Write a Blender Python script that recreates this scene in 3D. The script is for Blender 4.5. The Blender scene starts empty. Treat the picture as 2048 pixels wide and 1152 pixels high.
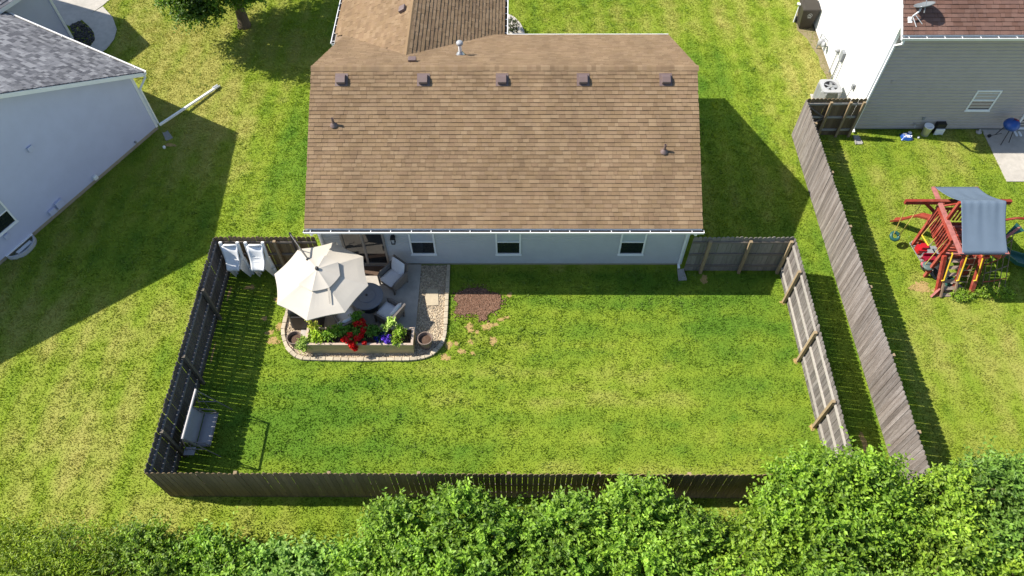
import bpy, math, random
import numpy as np
from mathutils import Matrix, Vector, Euler

random.seed(7)
RNG = np.random.default_rng(11)
SC = bpy.context.scene
COL = SC.collection

# ---------------------------------------------------------------- camera, sky, sun, exposure
cam_d = bpy.data.cameras.new('camera'); cam = bpy.data.objects.new('camera', cam_d); COL.objects.link(cam)
cam_d.sensor_width = 36.0; cam_d.lens = 1500.547 / 2048 * 36.0
cam_d.clip_start = 0.1; cam_d.clip_end = 2000
FW = Vector((-0.00707205, 0.56684511, -0.82379403)); RT = Vector((0.99997427, 0.00500211, -0.0051426)); UP = Vector((-0.00120565, 0.8238092, 0.5668659))
mw = Matrix(((RT.x, UP.x, -FW.x, 0.0), (RT.y, UP.y, -FW.y, -15.10243), (RT.z, UP.z, -FW.z, 20.8199), (0, 0, 0, 1)))
cam.matrix_world = mw
SC.camera = cam

SUN = Vector((-0.98, 0.145, 1.0)).normalized()          # towards the sun
world = bpy.data.worlds.new('World'); SC.world = world; world.use_nodes = True
wt = world.node_tree; wt.nodes.clear()
sky = wt.nodes.new('ShaderNodeTexSky'); sky.sky_type = 'NISHITA'; sky.sun_disc = False
sky.sun_elevation = math.asin(SUN.z); sky.sun_rotation = math.atan2(SUN.x, SUN.y)
sky.air_density = 1.0; sky.dust_density = 0.6; sky.ozone_density = 1.0
bg = wt.nodes.new('ShaderNodeBackground'); bg.inputs['Strength'].default_value = 0.108
wo = wt.nodes.new('ShaderNodeOutputWorld')
wt.links.new(sky.outputs[0], bg.inputs[0]); wt.links.new(bg.outputs[0], wo.inputs[0])
sun_d = bpy.data.lights.new('sun', 'SUN'); sun_d.energy = 4.6; sun_d.angle = math.radians(0.5); sun_d.color = (1.0, 0.94, 0.84)
sun = bpy.data.objects.new('sun', sun_d); COL.objects.link(sun)
sun.rotation_euler = SUN.to_track_quat('Z', 'Y').to_euler(); sun.location = (-30, 5, 40)
vs = SC.view_settings; vs.view_transform = 'Standard'; vs.look = 'None'; vs.exposure = 0.86; vs.gamma = 1.0
vs.use_curve_mapping = False
SC.cycles.max_bounces = 6; SC.cycles.diffuse_bounces = 3; SC.cycles.transparent_max_bounces = 6

# ---------------------------------------------------------------- materials
MATS = {}
def M(name, col, rough=0.7, var=0.12, scale=6.0, bump=0.0, bscale=60.0, metal=0.0, spec=0.4, objrand=0.0,
      attr=None, stretch=None, col2=None, trans=0.0, patch=None, stain=None):
    """Procedural surface: base colour varied by world-space noise, optional second colour, grain and bump."""
    if name in MATS: return MATS[name]
    m = bpy.data.materials.new(name); m.use_nodes = True; MATS[name] = m
    nt = m.node_tree; N = nt.nodes; L = nt.links; N.clear()
    out = N.new('ShaderNodeOutputMaterial'); b = N.new('ShaderNodeBsdfPrincipled')
    b.inputs['Roughness'].default_value = rough; b.inputs['Metallic'].default_value = metal
    b.inputs['Specular IOR Level'].default_value = spec
    geo = N.new('ShaderNodeNewGeometry'); pos = geo.outputs['Position']
    if stretch:
        mp = N.new('ShaderNodeMapping'); mp.inputs['Scale'].default_value = stretch; L.new(pos, mp.inputs['Vector']); pos = mp.outputs[0]
    nz = N.new('ShaderNodeTexNoise'); nz.inputs['Scale'].default_value = scale; nz.inputs['Detail'].default_value = 5; nz.inputs['Roughness'].default_value = 0.65
    L.new(pos, nz.inputs['Vector'])
    if attr:
        a = N.new('ShaderNodeAttribute'); a.attribute_name = attr; base = a.outputs['Color']
    else:
        r = N.new('ShaderNodeRGB'); r.outputs[0].default_value = (*col, 1); base = r.outputs[0]
    if col2:
        cr = N.new('ShaderNodeValToRGB'); cr.color_ramp.elements[0].position = 0.42; cr.color_ramp.elements[1].position = 0.62
        n2 = N.new('ShaderNodeTexNoise'); n2.inputs['Scale'].default_value = patch or scale * 0.3; n2.inputs['Detail'].default_value = 4
        L.new(pos, n2.inputs['Vector']); L.new(n2.outputs[0], cr.inputs[0])
        mx = N.new('ShaderNodeMix'); mx.data_type = 'RGBA'; L.new(cr.outputs[0], mx.inputs[0]); L.new(base, mx.inputs[6]); mx.inputs[7].default_value = (*col2, 1); base = mx.outputs[2]
    mr = N.new('ShaderNodeMapRange'); mr.inputs[1].default_value = 0.25; mr.inputs[2].default_value = 0.75
    mr.inputs[3].default_value = 1 - var; mr.inputs[4].default_value = 1 + var; L.new(nz.outputs[0], mr.inputs[0])
    val = mr.outputs[0]
    if objrand:
        oi = N.new('ShaderNodeObjectInfo'); m2 = N.new('ShaderNodeMapRange'); m2.inputs[3].default_value = 1 - objrand; m2.inputs[4].default_value = 1 + objrand
        L.new(oi.outputs['Random'], m2.inputs[0]); mu = N.new('ShaderNodeMath'); mu.operation = 'MULTIPLY'; L.new(val, mu.inputs[0]); L.new(m2.outputs[0], mu.inputs[1]); val = mu.outputs[0]
    if stain:
        sm = N.new('ShaderNodeMapping'); sm.inputs['Scale'].default_value = stain[2]; L.new(geo.outputs['Position'], sm.inputs['Vector'])
        sn = N.new('ShaderNodeTexNoise'); sn.inputs['Scale'].default_value = stain[0]; sn.inputs['Detail'].default_value = 4; L.new(sm.outputs[0], sn.inputs['Vector'])
        s2 = N.new('ShaderNodeMapRange'); s2.inputs[1].default_value = .3; s2.inputs[2].default_value = .7; s2.inputs[3].default_value = 1 - stain[1]; s2.inputs[4].default_value = 1 + stain[1] * .6; L.new(sn.outputs[0], s2.inputs[0])
        mu2 = N.new('ShaderNodeMath'); mu2.operation = 'MULTIPLY'; L.new(val, mu2.inputs[0]); L.new(s2.outputs[0], mu2.inputs[1]); val = mu2.outputs[0]
    hs = N.new('ShaderNodeHueSaturation'); L.new(base, hs.inputs['Color']); L.new(val, hs.inputs['Value'])
    L.new(hs.outputs[0], b.inputs['Base Color'])
    if bump:
        nb = N.new('ShaderNodeTexNoise'); nb.inputs['Scale'].default_value = bscale; nb.inputs['Detail'].default_value = 3; L.new(pos, nb.inputs['Vector'])
        bp = N.new('ShaderNodeBump'); bp.inputs['Strength'].default_value = bump; bp.inputs['Distance'].default_value = 0.02
        L.new(nb.outputs[0], bp.inputs['Height']); L.new(bp.outputs[0], b.inputs['Normal'])
    if trans:
        tr = N.new('ShaderNodeBsdfTranslucent'); h2 = N.new('ShaderNodeHueSaturation'); h2.inputs['Value'].default_value = 1.25; h2.inputs['Saturation'].default_value = 1.1
        L.new(hs.outputs[0], h2.inputs['Color']); L.new(h2.outputs[0], tr.inputs[0])
        ms = N.new('ShaderNodeMixShader'); ms.inputs[0].default_value = trans; L.new(b.outputs[0], ms.inputs[1]); L.new(tr.outputs[0], ms.inputs[2]); L.new(ms.outputs[0], out.inputs[0])
    else:
        L.new(b.outputs[0], out.inputs[0])
    return m

GRASS = M('grass_blades', (.1, .2, .02), rough=.6, var=.06, scale=3, attr='col', trans=.35, spec=.2)
SOIL = M('lawn_ground', (.1, .18, .02), rough=.95, var=.16, scale=9, attr='col', bump=.25, bscale=25, spec=.1)
LEAF = M('shrub_leaves', (.06, .14, .02), rough=.5, var=.1, scale=1.2, attr='col', trans=.33, spec=.35)
SHING = M('shingle_granules', (.2, .15, .1), rough=.95, var=.13, scale=70, attr='col', bump=.5, bscale=220, spec=.15, stain=(.8, .16, (1.6, .45, .45)))
WHITE = M('white_trim_paint', (.80, .80, .79), rough=.45, var=.05, scale=3)
PLASTIC = M('white_plastic', (.82, .82, .81), rough=.35, var=.05, scale=5, spec=.5)
SIDE_G = M('grey_vinyl_siding', (.47, .475, .48), rough=.6, var=.06, scale=2.5)
SIDE_B = M('pale_blue_vinyl_siding', (.50, .52, .66), rough=.6, var=.05, scale=1.5)
SIDE_W = M('cream_siding', (.74, .73, .70), rough=.55, var=.03, scale=2)  # pale cream siding of the side wall
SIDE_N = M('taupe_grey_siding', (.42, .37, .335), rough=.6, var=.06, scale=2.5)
FOUND = M('tan_foundation_concrete', (.33, .28, .21), rough=.9, var=.15, scale=10)
CONC = M('patio_concrete', (.43, .395, .35), rough=.9, var=.13, scale=4, bump=.2, bscale=120, col2=(.36, .33, .29), patch=1.6)
CONC2 = M('pale_concrete', (.42, .39, .345), rough=.9, var=.14, scale=4, bump=.2, bscale=120, stain=(.9, .12, (1, 1, 1)))
WOODG = M('weathered_grey_fence_wood', (.170, .143, .125), rough=.9, var=.42, scale=5, stretch=(14, 14, 1.0), objrand=.26, bump=.4, bscale=8, col2=(.235, .208, .19), patch=.8)
WOODB = M('weathered_brown_fence_wood', (.170, .120, .064), rough=.9, var=.3, scale=5, stretch=(14, 14, 1.2), objrand=.2, bump=.4, bscale=8)
POSTW = M('tan_fence_post_wood', (.29, .215, .125), rough=.85, var=.25, scale=5, stretch=(10, 10, 1.5), objrand=.15)
RAILW = M('pale_fence_rail_wood', (.36, .33, .29), rough=.85, var=.25, scale=4, stretch=(3, 3, 14), objrand=.12)
RAILB = M('dark_fence_rail_wood', (.16, .135, .11), rough=.85, var=.25, scale=4, stretch=(3, 3, 14), objrand=.12)
BLACK = M('black_metal', (.018, .018, .02), rough=.4, var=.1)
DARK = M('dark_bronze_metal', (.05, .045, .045), rough=.45, var=.1)
STEEL = M('galvanised_steel', (.42, .42, .42), rough=.4, metal=.7, var=.1)
GLASS = M('dark_window_glass', (.012, .016, .02), rough=.03, var=.05, spec=.9)
BLIND = M('window_blind', (.42, .46, .52), rough=.25, var=.08, scale=3, spec=.8)
CANVAS = M('offwhite_canvas', (.53, .485, .415), rough=.9, var=.03, scale=2.5, trans=.12)
GREYTOP = M('slate_grey_table', (.18, .19, .22), rough=.6, var=.1, scale=8)
WICKER = M('taupe_wicker', (.19, .165, .145), rough=.8, var=.3, scale=60, bump=.6, bscale=90)
CUSH = M('pale_grey_cushion', (.64, .64, .66), rough=.9, var=.06, scale=6, bump=.2, bscale=200)
PILLOW = M('blue_grey_pillow', (.20, .27, .36), rough=.9, var=.1)
PLANTW = M('greenish_treated_timber', (.53, .43, .22), rough=.8, var=.22, scale=5, stretch=(1.2, 12, 12), objrand=.1)
PLANTC = M('pinkish_timber_cap', (.46, .36, .28), rough=.8, var=.15, scale=5)
DIRT = M('brown_potting_soil', (.11, .07, .05), rough=1, var=.4, scale=25, bump=.9, bscale=50, spec=.1)
MULCH = M('red_brown_mulch', (.15, .085, .055), rough=1, var=.45, scale=18, attr=None, bump=.8, bscale=40, spec=.1)
BARE = M('tan_bare_soil', (.35, .245, .10), rough=1, var=.3, scale=14, bump=.5, bscale=40, spec=.1)
PEBB = M('cream_river_pebble', (.42, .36, .28), rough=.85, var=.3, scale=20, attr='col')
STONE = M('beige_edging_stone', (.44, .375, .275), rough=.9, var=.2, scale=12, objrand=.12, bump=.4, bscale=60)
POTM = M('brown_clay_planter_pot', (.20, .15, .12), rough=.7, var=.12, scale=8)
COVER = M('charcoal_vinyl_cover', (.022, .022, .024), rough=.45, var=.12, scale=5, spec=.5)
BARK = M('tree_bark', (.12, .09, .055), rough=.95, var=.35, scale=8, stretch=(6, 6, 1.5), bump=.7, bscale=10)
TWIG = M('shrub_twig', (.13, .09, .05), rough=.95, var=.3, scale=8)
ROCKS = M('dark_landscape_rock', (.05, .045, .042), rough=.95, var=.5, scale=25, bump=1, bscale=30)
VENTM = M('brown_roof_vent_metal', (.15, .105, .095), rough=.45, var=.08, spec=.5)
REDW = M('red_stained_timber', (.27, .040, .024), rough=.85, var=.4, scale=9, objrand=.25, spec=.2, col2=(.30, .075, .05), patch=3)
REDP = M('sun_faded_red_timber', (.35, .13, .115), rough=.85, var=.35, scale=9, spec=.2)
TARP = M('blue_grey_tarpaulin', (.125, .168, .22), rough=.75, var=.05, scale=3, trans=.08)
YELLOW = M('yellow_plastic', (.66, .43, .03), rough=.4, var=.05)
GREENP = M('dark_green_plastic', (.02, .09, .075), rough=.4, var=.1)
ROPE = M('brown_rope', (.20, .15, .09), rough=.95, var=.2, scale=40)
BLUEP = M('blue_enamel', (.012, .07, .30), rough=.3, var=.1, scale=4, spec=.6)
REDE = M('red_plastic', (.40, .012, .02), rough=.4, var=.1)
ORANGE = M('orange_red_plastic', (.50, .09, .04), rough=.45, var=.1)
BINM = M('dark_brown_bin_plastic', (.04, .033, .026), rough=.5, var=.15, scale=6)
ACM = M('light_grey_ac_metal', (.33, .335, .34), rough=.45, var=.08)
GREYP = M('mid_grey_plastic', (.24, .25, .26), rough=.6, var=.12)
MESHC = M('grey_sling_mesh', (.25, .25, .255), rough=.8, var=.08, scale=8)
STEPST = M('tan_stepping_stone', (.44, .37, .26), rough=.9, var=.12, scale=8)
MATB = M('brown_door_mat', (.10, .065, .045), rough=1, var=.25, scale=30)
DISHM = M('dish_grey_metal', (.17, .19, .20), rough=.45, var=.06)
REDFL = M('red_petals', (.55, .012, .012), rough=.6, var=.15, attr='col', trans=.25)

# ---------------------------------------------------------------- mesh helpers
class MB:
    def __init__(s): s.v = []; s.f = []; s.c = []
    def add(s, vs, fs, col=None):
        o = len(s.v); s.v += [tuple(x) for x in vs]; s.f += [tuple(o + i for i in f) for f in fs]
        if col is not None: s.c += [col] * len(fs)
        return s
    def box(s, c, sz, rz=0.0, mat=None):
        hx, hy, hz = sz[0] / 2, sz[1] / 2, sz[2] / 2
        p = [(-hx, -hy, -hz), (hx, -hy, -hz), (hx, hy, -hz), (-hx, hy, -hz), (-hx, -hy, hz), (hx, -hy, hz), (hx, hy, hz), (-hx, hy, hz)]
        if mat is None: mat = Matrix.Rotation(rz, 3, 'Z')
        c = Vector(c)
        return s.add([mat @ Vector(q) + c for q in p], [(0, 3, 2, 1), (4, 5, 6, 7), (0, 1, 5, 4), (1, 2, 6, 5), (2, 3, 7, 6), (3, 0, 4, 7)])
    def bar(s, p, q, w, h, up=(0, 0, 1)):
        p = Vector(p); q = Vector(q); d = q - p; y = d.normalized(); u = Vector(up)
        if abs(y.dot(u)) > .98: u = Vector((1, 0, 0))
        x = y.cross(u).normalized(); z = x.cross(y)
        m = Matrix((x, y, z)).transposed()
        return s.box((p + q) / 2, (w, d.length, h), mat=m)
    def tube(s, pts, r, n=6, caps=True):
        pts = [Vector(p) for p in pts]; rs = r if isinstance(r, (list, tuple)) else [r] * len(pts); vs = []; fs = []
        for i, p in enumerate(pts):
            d = (pts[min(i + 1, len(pts) - 1)] - pts[max(i - 1, 0)]).normalized()
            u = Vector((0, 0, 1)) if abs(d.z) < .95 else Vector((1, 0, 0))
            x = d.cross(u).normalized(); y = x.cross(d)
            for k in range(n):
                a = 2 * math.pi * k / n; vs.append(p + (x * math.cos(a) + y * math.sin(a)) * rs[i])
        for i in range(len(pts) - 1):
            for k in range(n):
                fs.append((i * n + k, i * n + (k + 1) % n, (i + 1) * n + (k + 1) % n, (i + 1) * n + k))
        if caps: fs.append(tuple(range(n))[::-1]); fs.append(tuple((len(pts) - 1) * n + k for k in range(n)))
        return s.add(vs, fs)
    def lathe(s, prof, c=(0, 0, 0), n=20, sx=1.0, sy=1.0, caps=False):
        vs = []; fs = []
        for r, z in prof:
            for k in range(n):
                a = 2 * math.pi * k / n; vs.append((c[0] + r * sx * math.cos(a), c[1] + r * sy * math.sin(a), c[2] + z))
        for i in range(len(prof) - 1):
            for k in range(n): fs.append((i * n + k, i * n + (k + 1) % n, (i + 1) * n + (k + 1) % n, (i + 1) * n + k))
        if caps: fs.append(tuple(range(n))[::-1]); fs.append(tuple((len(prof) - 1) * n + k for k in range(n)))
        return s.add(vs, fs)
    def prism(s, poly, z0, z1):
        n = len(poly); vs = [(x, y, z0) for x, y in poly] + [(x, y, z1) for x, y in poly]
        fs = [tuple(range(n))[::-1], tuple(range(n, 2 * n))] + [(i, (i + 1) % n, n + (i + 1) % n, n + i) for i in range(n)]
        return s.add(vs, fs)
    def extrude(s, poly3, off):
        n = len(poly3); off = Vector(off); a = [Vector(p) for p in poly3]
        return s.add(a + [p + off for p in a], [tuple(range(n))[::-1], tuple(range(n, 2 * n))] + [(i, (i + 1) % n, n + (i + 1) % n, n + i) for i in range(n)])
    def mesh(s, name, m, smooth=False):
        me = bpy.data.meshes.new(name); me.from_pydata(s.v, [], s.f); me.materials.append(m)
        if s.c:
            at = me.attributes.new('col', 'FLOAT_COLOR', 'FACE'); at.data.foreach_set('color', np.array([(*c, 1) for c in s.c], dtype=np.float32).ravel())
        if smooth: me.polygons.foreach_set('use_smooth', [True] * len(me.polygons))
        me.update(); return me
    def build(s, name, m, parent=None, smooth=False, bevel=0.0, world=True, loc=None, rot=None):
        me = s.mesh(name, m, smooth)
        import bmesh
        bm = bmesh.new(); bm.from_mesh(me); bmesh.ops.recalc_face_normals(bm, faces=bm.faces)
        if bevel: bmesh.ops.bevel(bm, geom=bm.edges[:], offset=bevel, segments=2, affect='EDGES', profile=.6)
        bm.to_mesh(me); bm.free()
        o = bpy.data.objects.new(name, me); COL.objects.link(o)
        if loc is not None: o.location = loc
        if rot is not None: o.rotation_euler = rot
        if parent is not None: attach(o, parent, world)
        return o

ROOTM = {}
def attach(o, parent, world=True):
    o.parent = parent
    if world:
        top = parent
        inv = ROOTM.get(parent.name)
        if inv is not None: o.matrix_parent_inverse = inv
def thing(name, label, cat, loc=(0, 0, 0), rz=0.0, group=None):
    o = bpy.data.objects.new(name, None); COL.objects.link(o); o.empty_display_size = .2
    o.location = loc; o.rotation_euler = (0, 0, rz); o['label'] = label; o['category'] = cat
    if group: o['group'] = group
    ROOTM[o.name] = (Matrix.Translation(loc) @ Matrix.Rotation(rz, 4, 'Z')).inverted()
    return o
def tag(o, label, cat, group=None):
    o['label'] = label; o['category'] = cat
    if group: o['group'] = group
    return o
def struct(o, kind='structure'):
    o['kind'] = kind; return o
def link_mesh(name, me, parent, mat4=None, loc=None, world=True):
    o = bpy.data.objects.new(name, me); COL.objects.link(o)
    if mat4 is not None: o.matrix_basis = mat4
    if loc is not None: o.location = loc
    if parent is not None: attach(o, parent, world)
    return o
def B(): return MB()

# numpy value noise
def vnoise(x, y, sc, seed=0):
    x = np.asarray(x) / sc + 1000.3; y = np.asarray(y) / sc + 1000.7
    xi = np.floor(x).astype(np.int64); yi = np.floor(y).astype(np.int64); fx = x - xi; fy = y - yi
    fx = fx * fx * (3 - 2 * fx); fy = fy * fy * (3 - 2 * fy)
    def h(a, b):
        n = (a * 374761393 + b * 668265263 + seed * 974634777) & 0x7fffffff
        n = ((n ^ (n >> 13)) * 1274126177) & 0x7fffffff
        return ((n ^ (n >> 16)) & 0xffff) / 65535.0
    return (h(xi, yi) * (1 - fx) + h(xi + 1, yi) * fx) * (1 - fy) + (h(xi, yi + 1) * (1 - fx) + h(xi + 1, yi + 1) * fx) * fy
def fbm(x, y, sc, seed=0, o=3):
    t = 0; a = 1; s = 0
    for i in range(o): t = t + a * vnoise(x, y, sc / 2 ** i, seed + i); s += a; a *= .55
    return t / s
def inpoly(x, y, poly):
    r = np.zeros(x.shape, bool); n = len(poly)
    for i in range(n):
        x1, y1 = poly[i]; x2, y2 = poly[(i + 1) % n]
        c = ((y1 > y) != (y2 > y)) & (x < (x2 - x1) * (y - y1) / (y2 - y1 + 1e-12) + x1); r ^= c
    return r
def raw_mesh(name, V, F, mat, col=None):
    """V (n,3), F (m,3) triangles, col (n,3) per point"""
    me = bpy.data.meshes.new(name); n = len(V); m = len(F)
    me.vertices.add(n); me.vertices.foreach_set('co', V.astype(np.float32).ravel())
    me.loops.add(m * 3); me.loops.foreach_set('vertex_index', F.astype(np.int32).ravel())
    me.polygons.add(m); me.polygons.foreach_set('loop_start', np.arange(0, m * 3, 3, dtype=np.int32)); me.polygons.foreach_set('loop_total', np.full(m, 3, np.int32))
    if col is not None:
        at = me.attributes.new('col', 'FLOAT_COLOR', 'POINT'); at.data.foreach_set('color', np.concatenate([col, np.ones((n, 1))], 1).astype(np.float32).ravel())
    me.materials.append(mat); me.update(calc_edges=True); return me

# ---------------------------------------------------------------- plan of the place
YW = 0.17                                   # rear wall of the middle house
XL, XR = -6.57, 5.70                        # its roof ends
FX0, FX1, FY0, FY1 = -9.82, 8.93, -7.95, -0.05   # fenced yard
GRAVEL = [(-3.3, .15), (-2.36, .15), (-2.34, -1.7), (-2.33, -2.64), (-2.42, -3.0), (-2.66, -3.33), (-2.95, -3.48), (-3.3, -3.54), (-5.0, -3.56), (-6.75, -3.53), (-7.05, -3.42), (-7.33, -3.15), (-7.52, -2.8), (-7.6, -2.45), (-7.58, -1.8), (-7.55, .15)]
SLAB = [(-7.0, .16), (-3.3, .16), (-3.29, -2.7), (-7.0, -2.7)]
MULCHP = [(-2.05, -1.06), (-1.9, -.92), (-1.68, -.80), (-1.35, -.78), (-1.05, -.82), (-.92, -1.0), (-.7, -.98), (-.56, -1.12), (-.55, -1.4), (-.6, -1.62), (-.82, -1.74), (-.98, -1.86), (-1.0, -2.02), (-1.09, -2.11), (-1.2, -2.05), (-1.26, -1.86), (-1.5, -1.8), (-1.8, -1.86), (-2.08, -1.80), (-2.0, -1.6), (-1.95, -1.4), (-2.1, -1.25)]
LD = Vector((-.48, -.877, 0)); LE = Vector((-.877, .48, 0)); LN = Vector((.877, -.48, 0)); LC = Vector((-14.19, 6.84, 0))
WCn = Vector((-19.52, 12.45, 0))
def lp(a, off=0.0, z=0.0): return LC + LD * a + LN * off + Vector((0, 0, z))
def xy(*ps): return [(p.x, p.y) for p in ps]
LFOOT = xy(LC, LC + LD * 11.5, LC + LD * 11.5 + LE * 12, LC + LE * 12)
LWING = xy(WCn, WCn + LD * 6, WCn + LD * 6 + LE * 8, WCn + LE * 8)
RFOOT = [(13.05, 6.78), (30, 6.78), (30, 19), (13.05, 19)]
RSLAB = [(18.2, 6.78), (24, 6.78), (24, 4.03), (18.17, 4.03)]
DRIVE = [(-19.9, 13.35), (-19.55, 13.78), (-18.95, 14.82), (-18.7, 15.4), (-17.6, 19), (-27, 22), (-25, 15)]
LWALK = [(-19.56, 13.8), (-19.1, 13.35), (-18.72, 12.9), (-18.5, 12.4), (-18.55, 11.85), (-18.8, 11.4), (-19.1, 10.6), (-18.5, 10.4), (-18.1, 11.1), (-17.8, 11.75), (-17.67, 12.4), (-17.75, 13.08), (-18.2, 13.95), (-18.9, 14.75)]
LROCK = [(-19.5, 12.5), (-19.95, 13.4), (-19.62, 13.7), (-19.1, 13.33), (-18.74, 12.9), (-18.52, 12.4), (-18.57, 11.85), (-18.82, 11.4), (-19.3, 10.2), (-21, 10)]
FWALK = [(-.9, 14.5), (-.5, 14.22), (-.15, 13.95), (.12, 13.5), (.28, 13.0), (.35, 12.4), (.3, 9.0), (-.9, 9.0)]
RDIRT = [(13.0, 8.9), (12.8, 9.4), (12.86, 10.0), (12.75, 10.6), (12.82, 11.2), (12.68, 11.8), (12.6, 12.4), (12.3, 13.0), (12.35, 13.8), (13.0, 15.5), (13.2, 12)]
EXC = [GRAVEL, SLAB, MULCHP, LFOOT, LWING, RFOOT, RSLAB, DRIVE, LWALK, LROCK, FWALK, [(-6.5, .1), (5.6, .1), (5.6, 8.5), (-.6, 8.5), (-.6, 12.2), (-6.8, 12.2), (-6.8, 8.5), (-6.5, 8.5)]]
# bare soil spots: x, y, rx, ry
SPOTS = [(-.26, -1.06, .12, .11), (-.53, -2.03, .14, .1), (-.97, -2.3, .26, .17), (-.70, -2.22, .1, .09), (-.78, -2.84, .13, .24), (-1.54, -2.34, .18, .22), (-1.3, -2.5, .1, .09), (-1.77, -3.23, .16, .13),
         (-2.2, -3.0, .14, .22), (-2.28, -3.45, .2, .16), (-1.95, -2.95, .1, .1), (-1.5, -2.88, .1, .11), (-1.42, -3.3, .1, .09), (-.35, -1.95, .12, .08), (-8.02, -2.54, .16, .13), (-7.75, -2.3, .16, .2), (-7.85, -2.85, .24, .2), (-7.9, -1.3, .24, .22), (-9.03, -.77, .2, .14), (-8.3, -2.0, .13, .1),
         (6.33, -.42, .16, .22), (13.55, -.72, .38, .32), (14.1, -.9, .3, .22), (8.8, -5.8, .12, .14), (8.76, -3.55, .1, .12), (8.8, -1.35, .1, .1), (10.2, -6.3, .12, .4),
         (-9.7, -3.3, .05, .4), (-9.68, -1.0, .06, .4), (-13.5, 5.95, .3, .12), (-12.2, 13.3, .32, .28)]
def grass_color(x, y):
    """colour of the turf itself: greener and drier areas, mowing passes"""
    n1 = fbm(x, y, 5.0, 3, 4); n2 = fbm(x, y, 1.1, 9, 3); n3 = fbm(x, y, .35, 21, 2)
    dry = 1.0 * (n1 - .5) + .42 * (n2 - .5) + .38 * (n3 - .5) + .42
    inside = (x > FX0) & (x < FX1) & (y > FY0) & (y < FY1)
    dry = dry + np.where(inside, -.14, .09)
    dry += .3 * np.exp(-(((x + 14.2) / 2.4) ** 2 + ((y - 8.6) / 2.2) ** 2)) + .3 * np.exp(-(((x + 14) / 3.0) ** 2 + ((y - 11.8) / 2.0) ** 2))
    dry += .16 * np.exp(-(((x + 13.5) / 3.0) ** 2 + ((y + 5.5) / 3.5) ** 2)) + .25 * np.exp(-(((x - 15) / 3) ** 2 + ((y + 4) / 3) ** 2)) + .3 * np.exp(-(((x - 3.5) / 4) ** 2 + ((y - 13) / 3) ** 2))
    dry += .42 * fbm(x, y, 1.6, 71) * np.exp(-(((x - 3.2) / 3.0) ** 2 + ((y + 4.9) / 1.5) ** 2)) + .3 * np.exp(-(((x - 2.5) / 3) ** 2 + ((y + 7.3) / .6) ** 2)) + .3 * np.exp(-(((x - 12.1) / .6) ** 2 + ((y - 11) / 3) ** 2))
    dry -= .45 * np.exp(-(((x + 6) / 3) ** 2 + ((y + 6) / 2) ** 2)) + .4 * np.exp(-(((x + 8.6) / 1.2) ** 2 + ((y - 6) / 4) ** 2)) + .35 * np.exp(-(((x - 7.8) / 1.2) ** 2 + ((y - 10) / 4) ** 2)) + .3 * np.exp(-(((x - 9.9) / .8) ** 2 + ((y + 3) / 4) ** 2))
    dry += np.where(inside, .10 * np.sin(y * 2 * math.pi / 1.05 + .4 * np.sin(x * .6)) + .30 * (vnoise(x * .16, y, .16, 61) - .5) * np.exp(-((x - 2.5) / 4.5) ** 2), .11 * np.sin(x * 2 * math.pi / 1.1 + .3 * np.sin(y * .5)) + .16 * (vnoise(x, y * .16, .2, 62) - .5))
    t = np.clip(dry, 0, 1)[..., None]
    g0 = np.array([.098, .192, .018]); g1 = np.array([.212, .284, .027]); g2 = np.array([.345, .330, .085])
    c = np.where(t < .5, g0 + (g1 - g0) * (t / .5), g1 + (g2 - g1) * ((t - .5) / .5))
    return c, dry

# ---------------------------------------------------------------- ground sheet (one mesh to the horizon)
gx = np.arange(-34, 34.01, .25); gy = np.arange(-16, 26.01, .25)
GX, GY = np.meshgrid(gx, gy); nx, ny = len(gx), len(gy)
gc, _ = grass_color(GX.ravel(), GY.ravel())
V = np.stack([GX.ravel(), GY.ravel(), np.zeros(GX.size)], 1)
idx = np.arange(nx * ny).reshape(ny, nx)
a, b_, c_, d_ = idx[:-1, :-1].ravel(), idx[:-1, 1:].ravel(), idx[1:, 1:].ravel(), idx[1:, :-1].ravel()
F = np.concatenate([np.stack([a, b_, c_], 1), np.stack([a, c_, d_], 1)])
far = 900.0; o0 = len(V)
V2 = np.array([(-34, -16, 0), (34, -16, 0), (34, 26, 0), (-34, 26, 0), (-far, -far, 0), (far, -far, 0), (far, far, 0), (-far, far, 0)], float)
F2 = []
for i in range(4):
    j = (i + 1) % 4; F2 += [(o0 + i, o0 + 4 + i, o0 + 4 + j), (o0 + i, o0 + 4 + j, o0 + j)]
me = raw_mesh('ground', np.concatenate([V, V2]), np.concatenate([F, np.array(F2)]), SOIL, np.concatenate([gc * .9, np.tile(np.array([[.09, .12, .014]]), (8, 1))]))
struct(link_mesh('ground', me, None))

# ---------------------------------------------------------------- paved and bare setting
def sheet(name, poly, z0, z1, m):
    return struct(B().prism(poly, z0, z1).build(name, m))
sheet('patio_slab', SLAB, -.05, .06, CONC)
sheet('gravel_base', GRAVEL, -.05, .012, M('gravel_bed_sand', (.33, .28, .21), rough=1, var=.3, scale=40))
sheet('neighbour_patio_slab', RSLAB, -.05, .03, CONC2)
sheet('driveway', DRIVE, -.05, .022, CONC2)
sheet('curved_walkway', LWALK, -.05, .03, CONC2)
sheet('front_walkway', FWALK, -.05, .03, CONC2)
def blob(cx, cy, rx, ry, n=18, seed=0):
    r = random.Random(seed); pts = []
    ph = [r.uniform(0, 6.28) for _ in range(4)]
    for k in range(n):
        a = 2 * math.pi * k / n; q = 1 + .18 * math.sin(2 * a + ph[0]) + .15 * math.sin(3 * a + ph[1]) + .12 * math.sin(5 * a + ph[2]) + .1 * math.sin(9 * a + ph[3]) + r.uniform(-.09, .09)
        pts.append((cx + rx * q * math.cos(a), cy + ry * q * math.sin(a)))
    return pts
SPOTS = [(x, y, rx * .78, ry * .78) for x, y, rx, ry in SPOTS]
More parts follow.
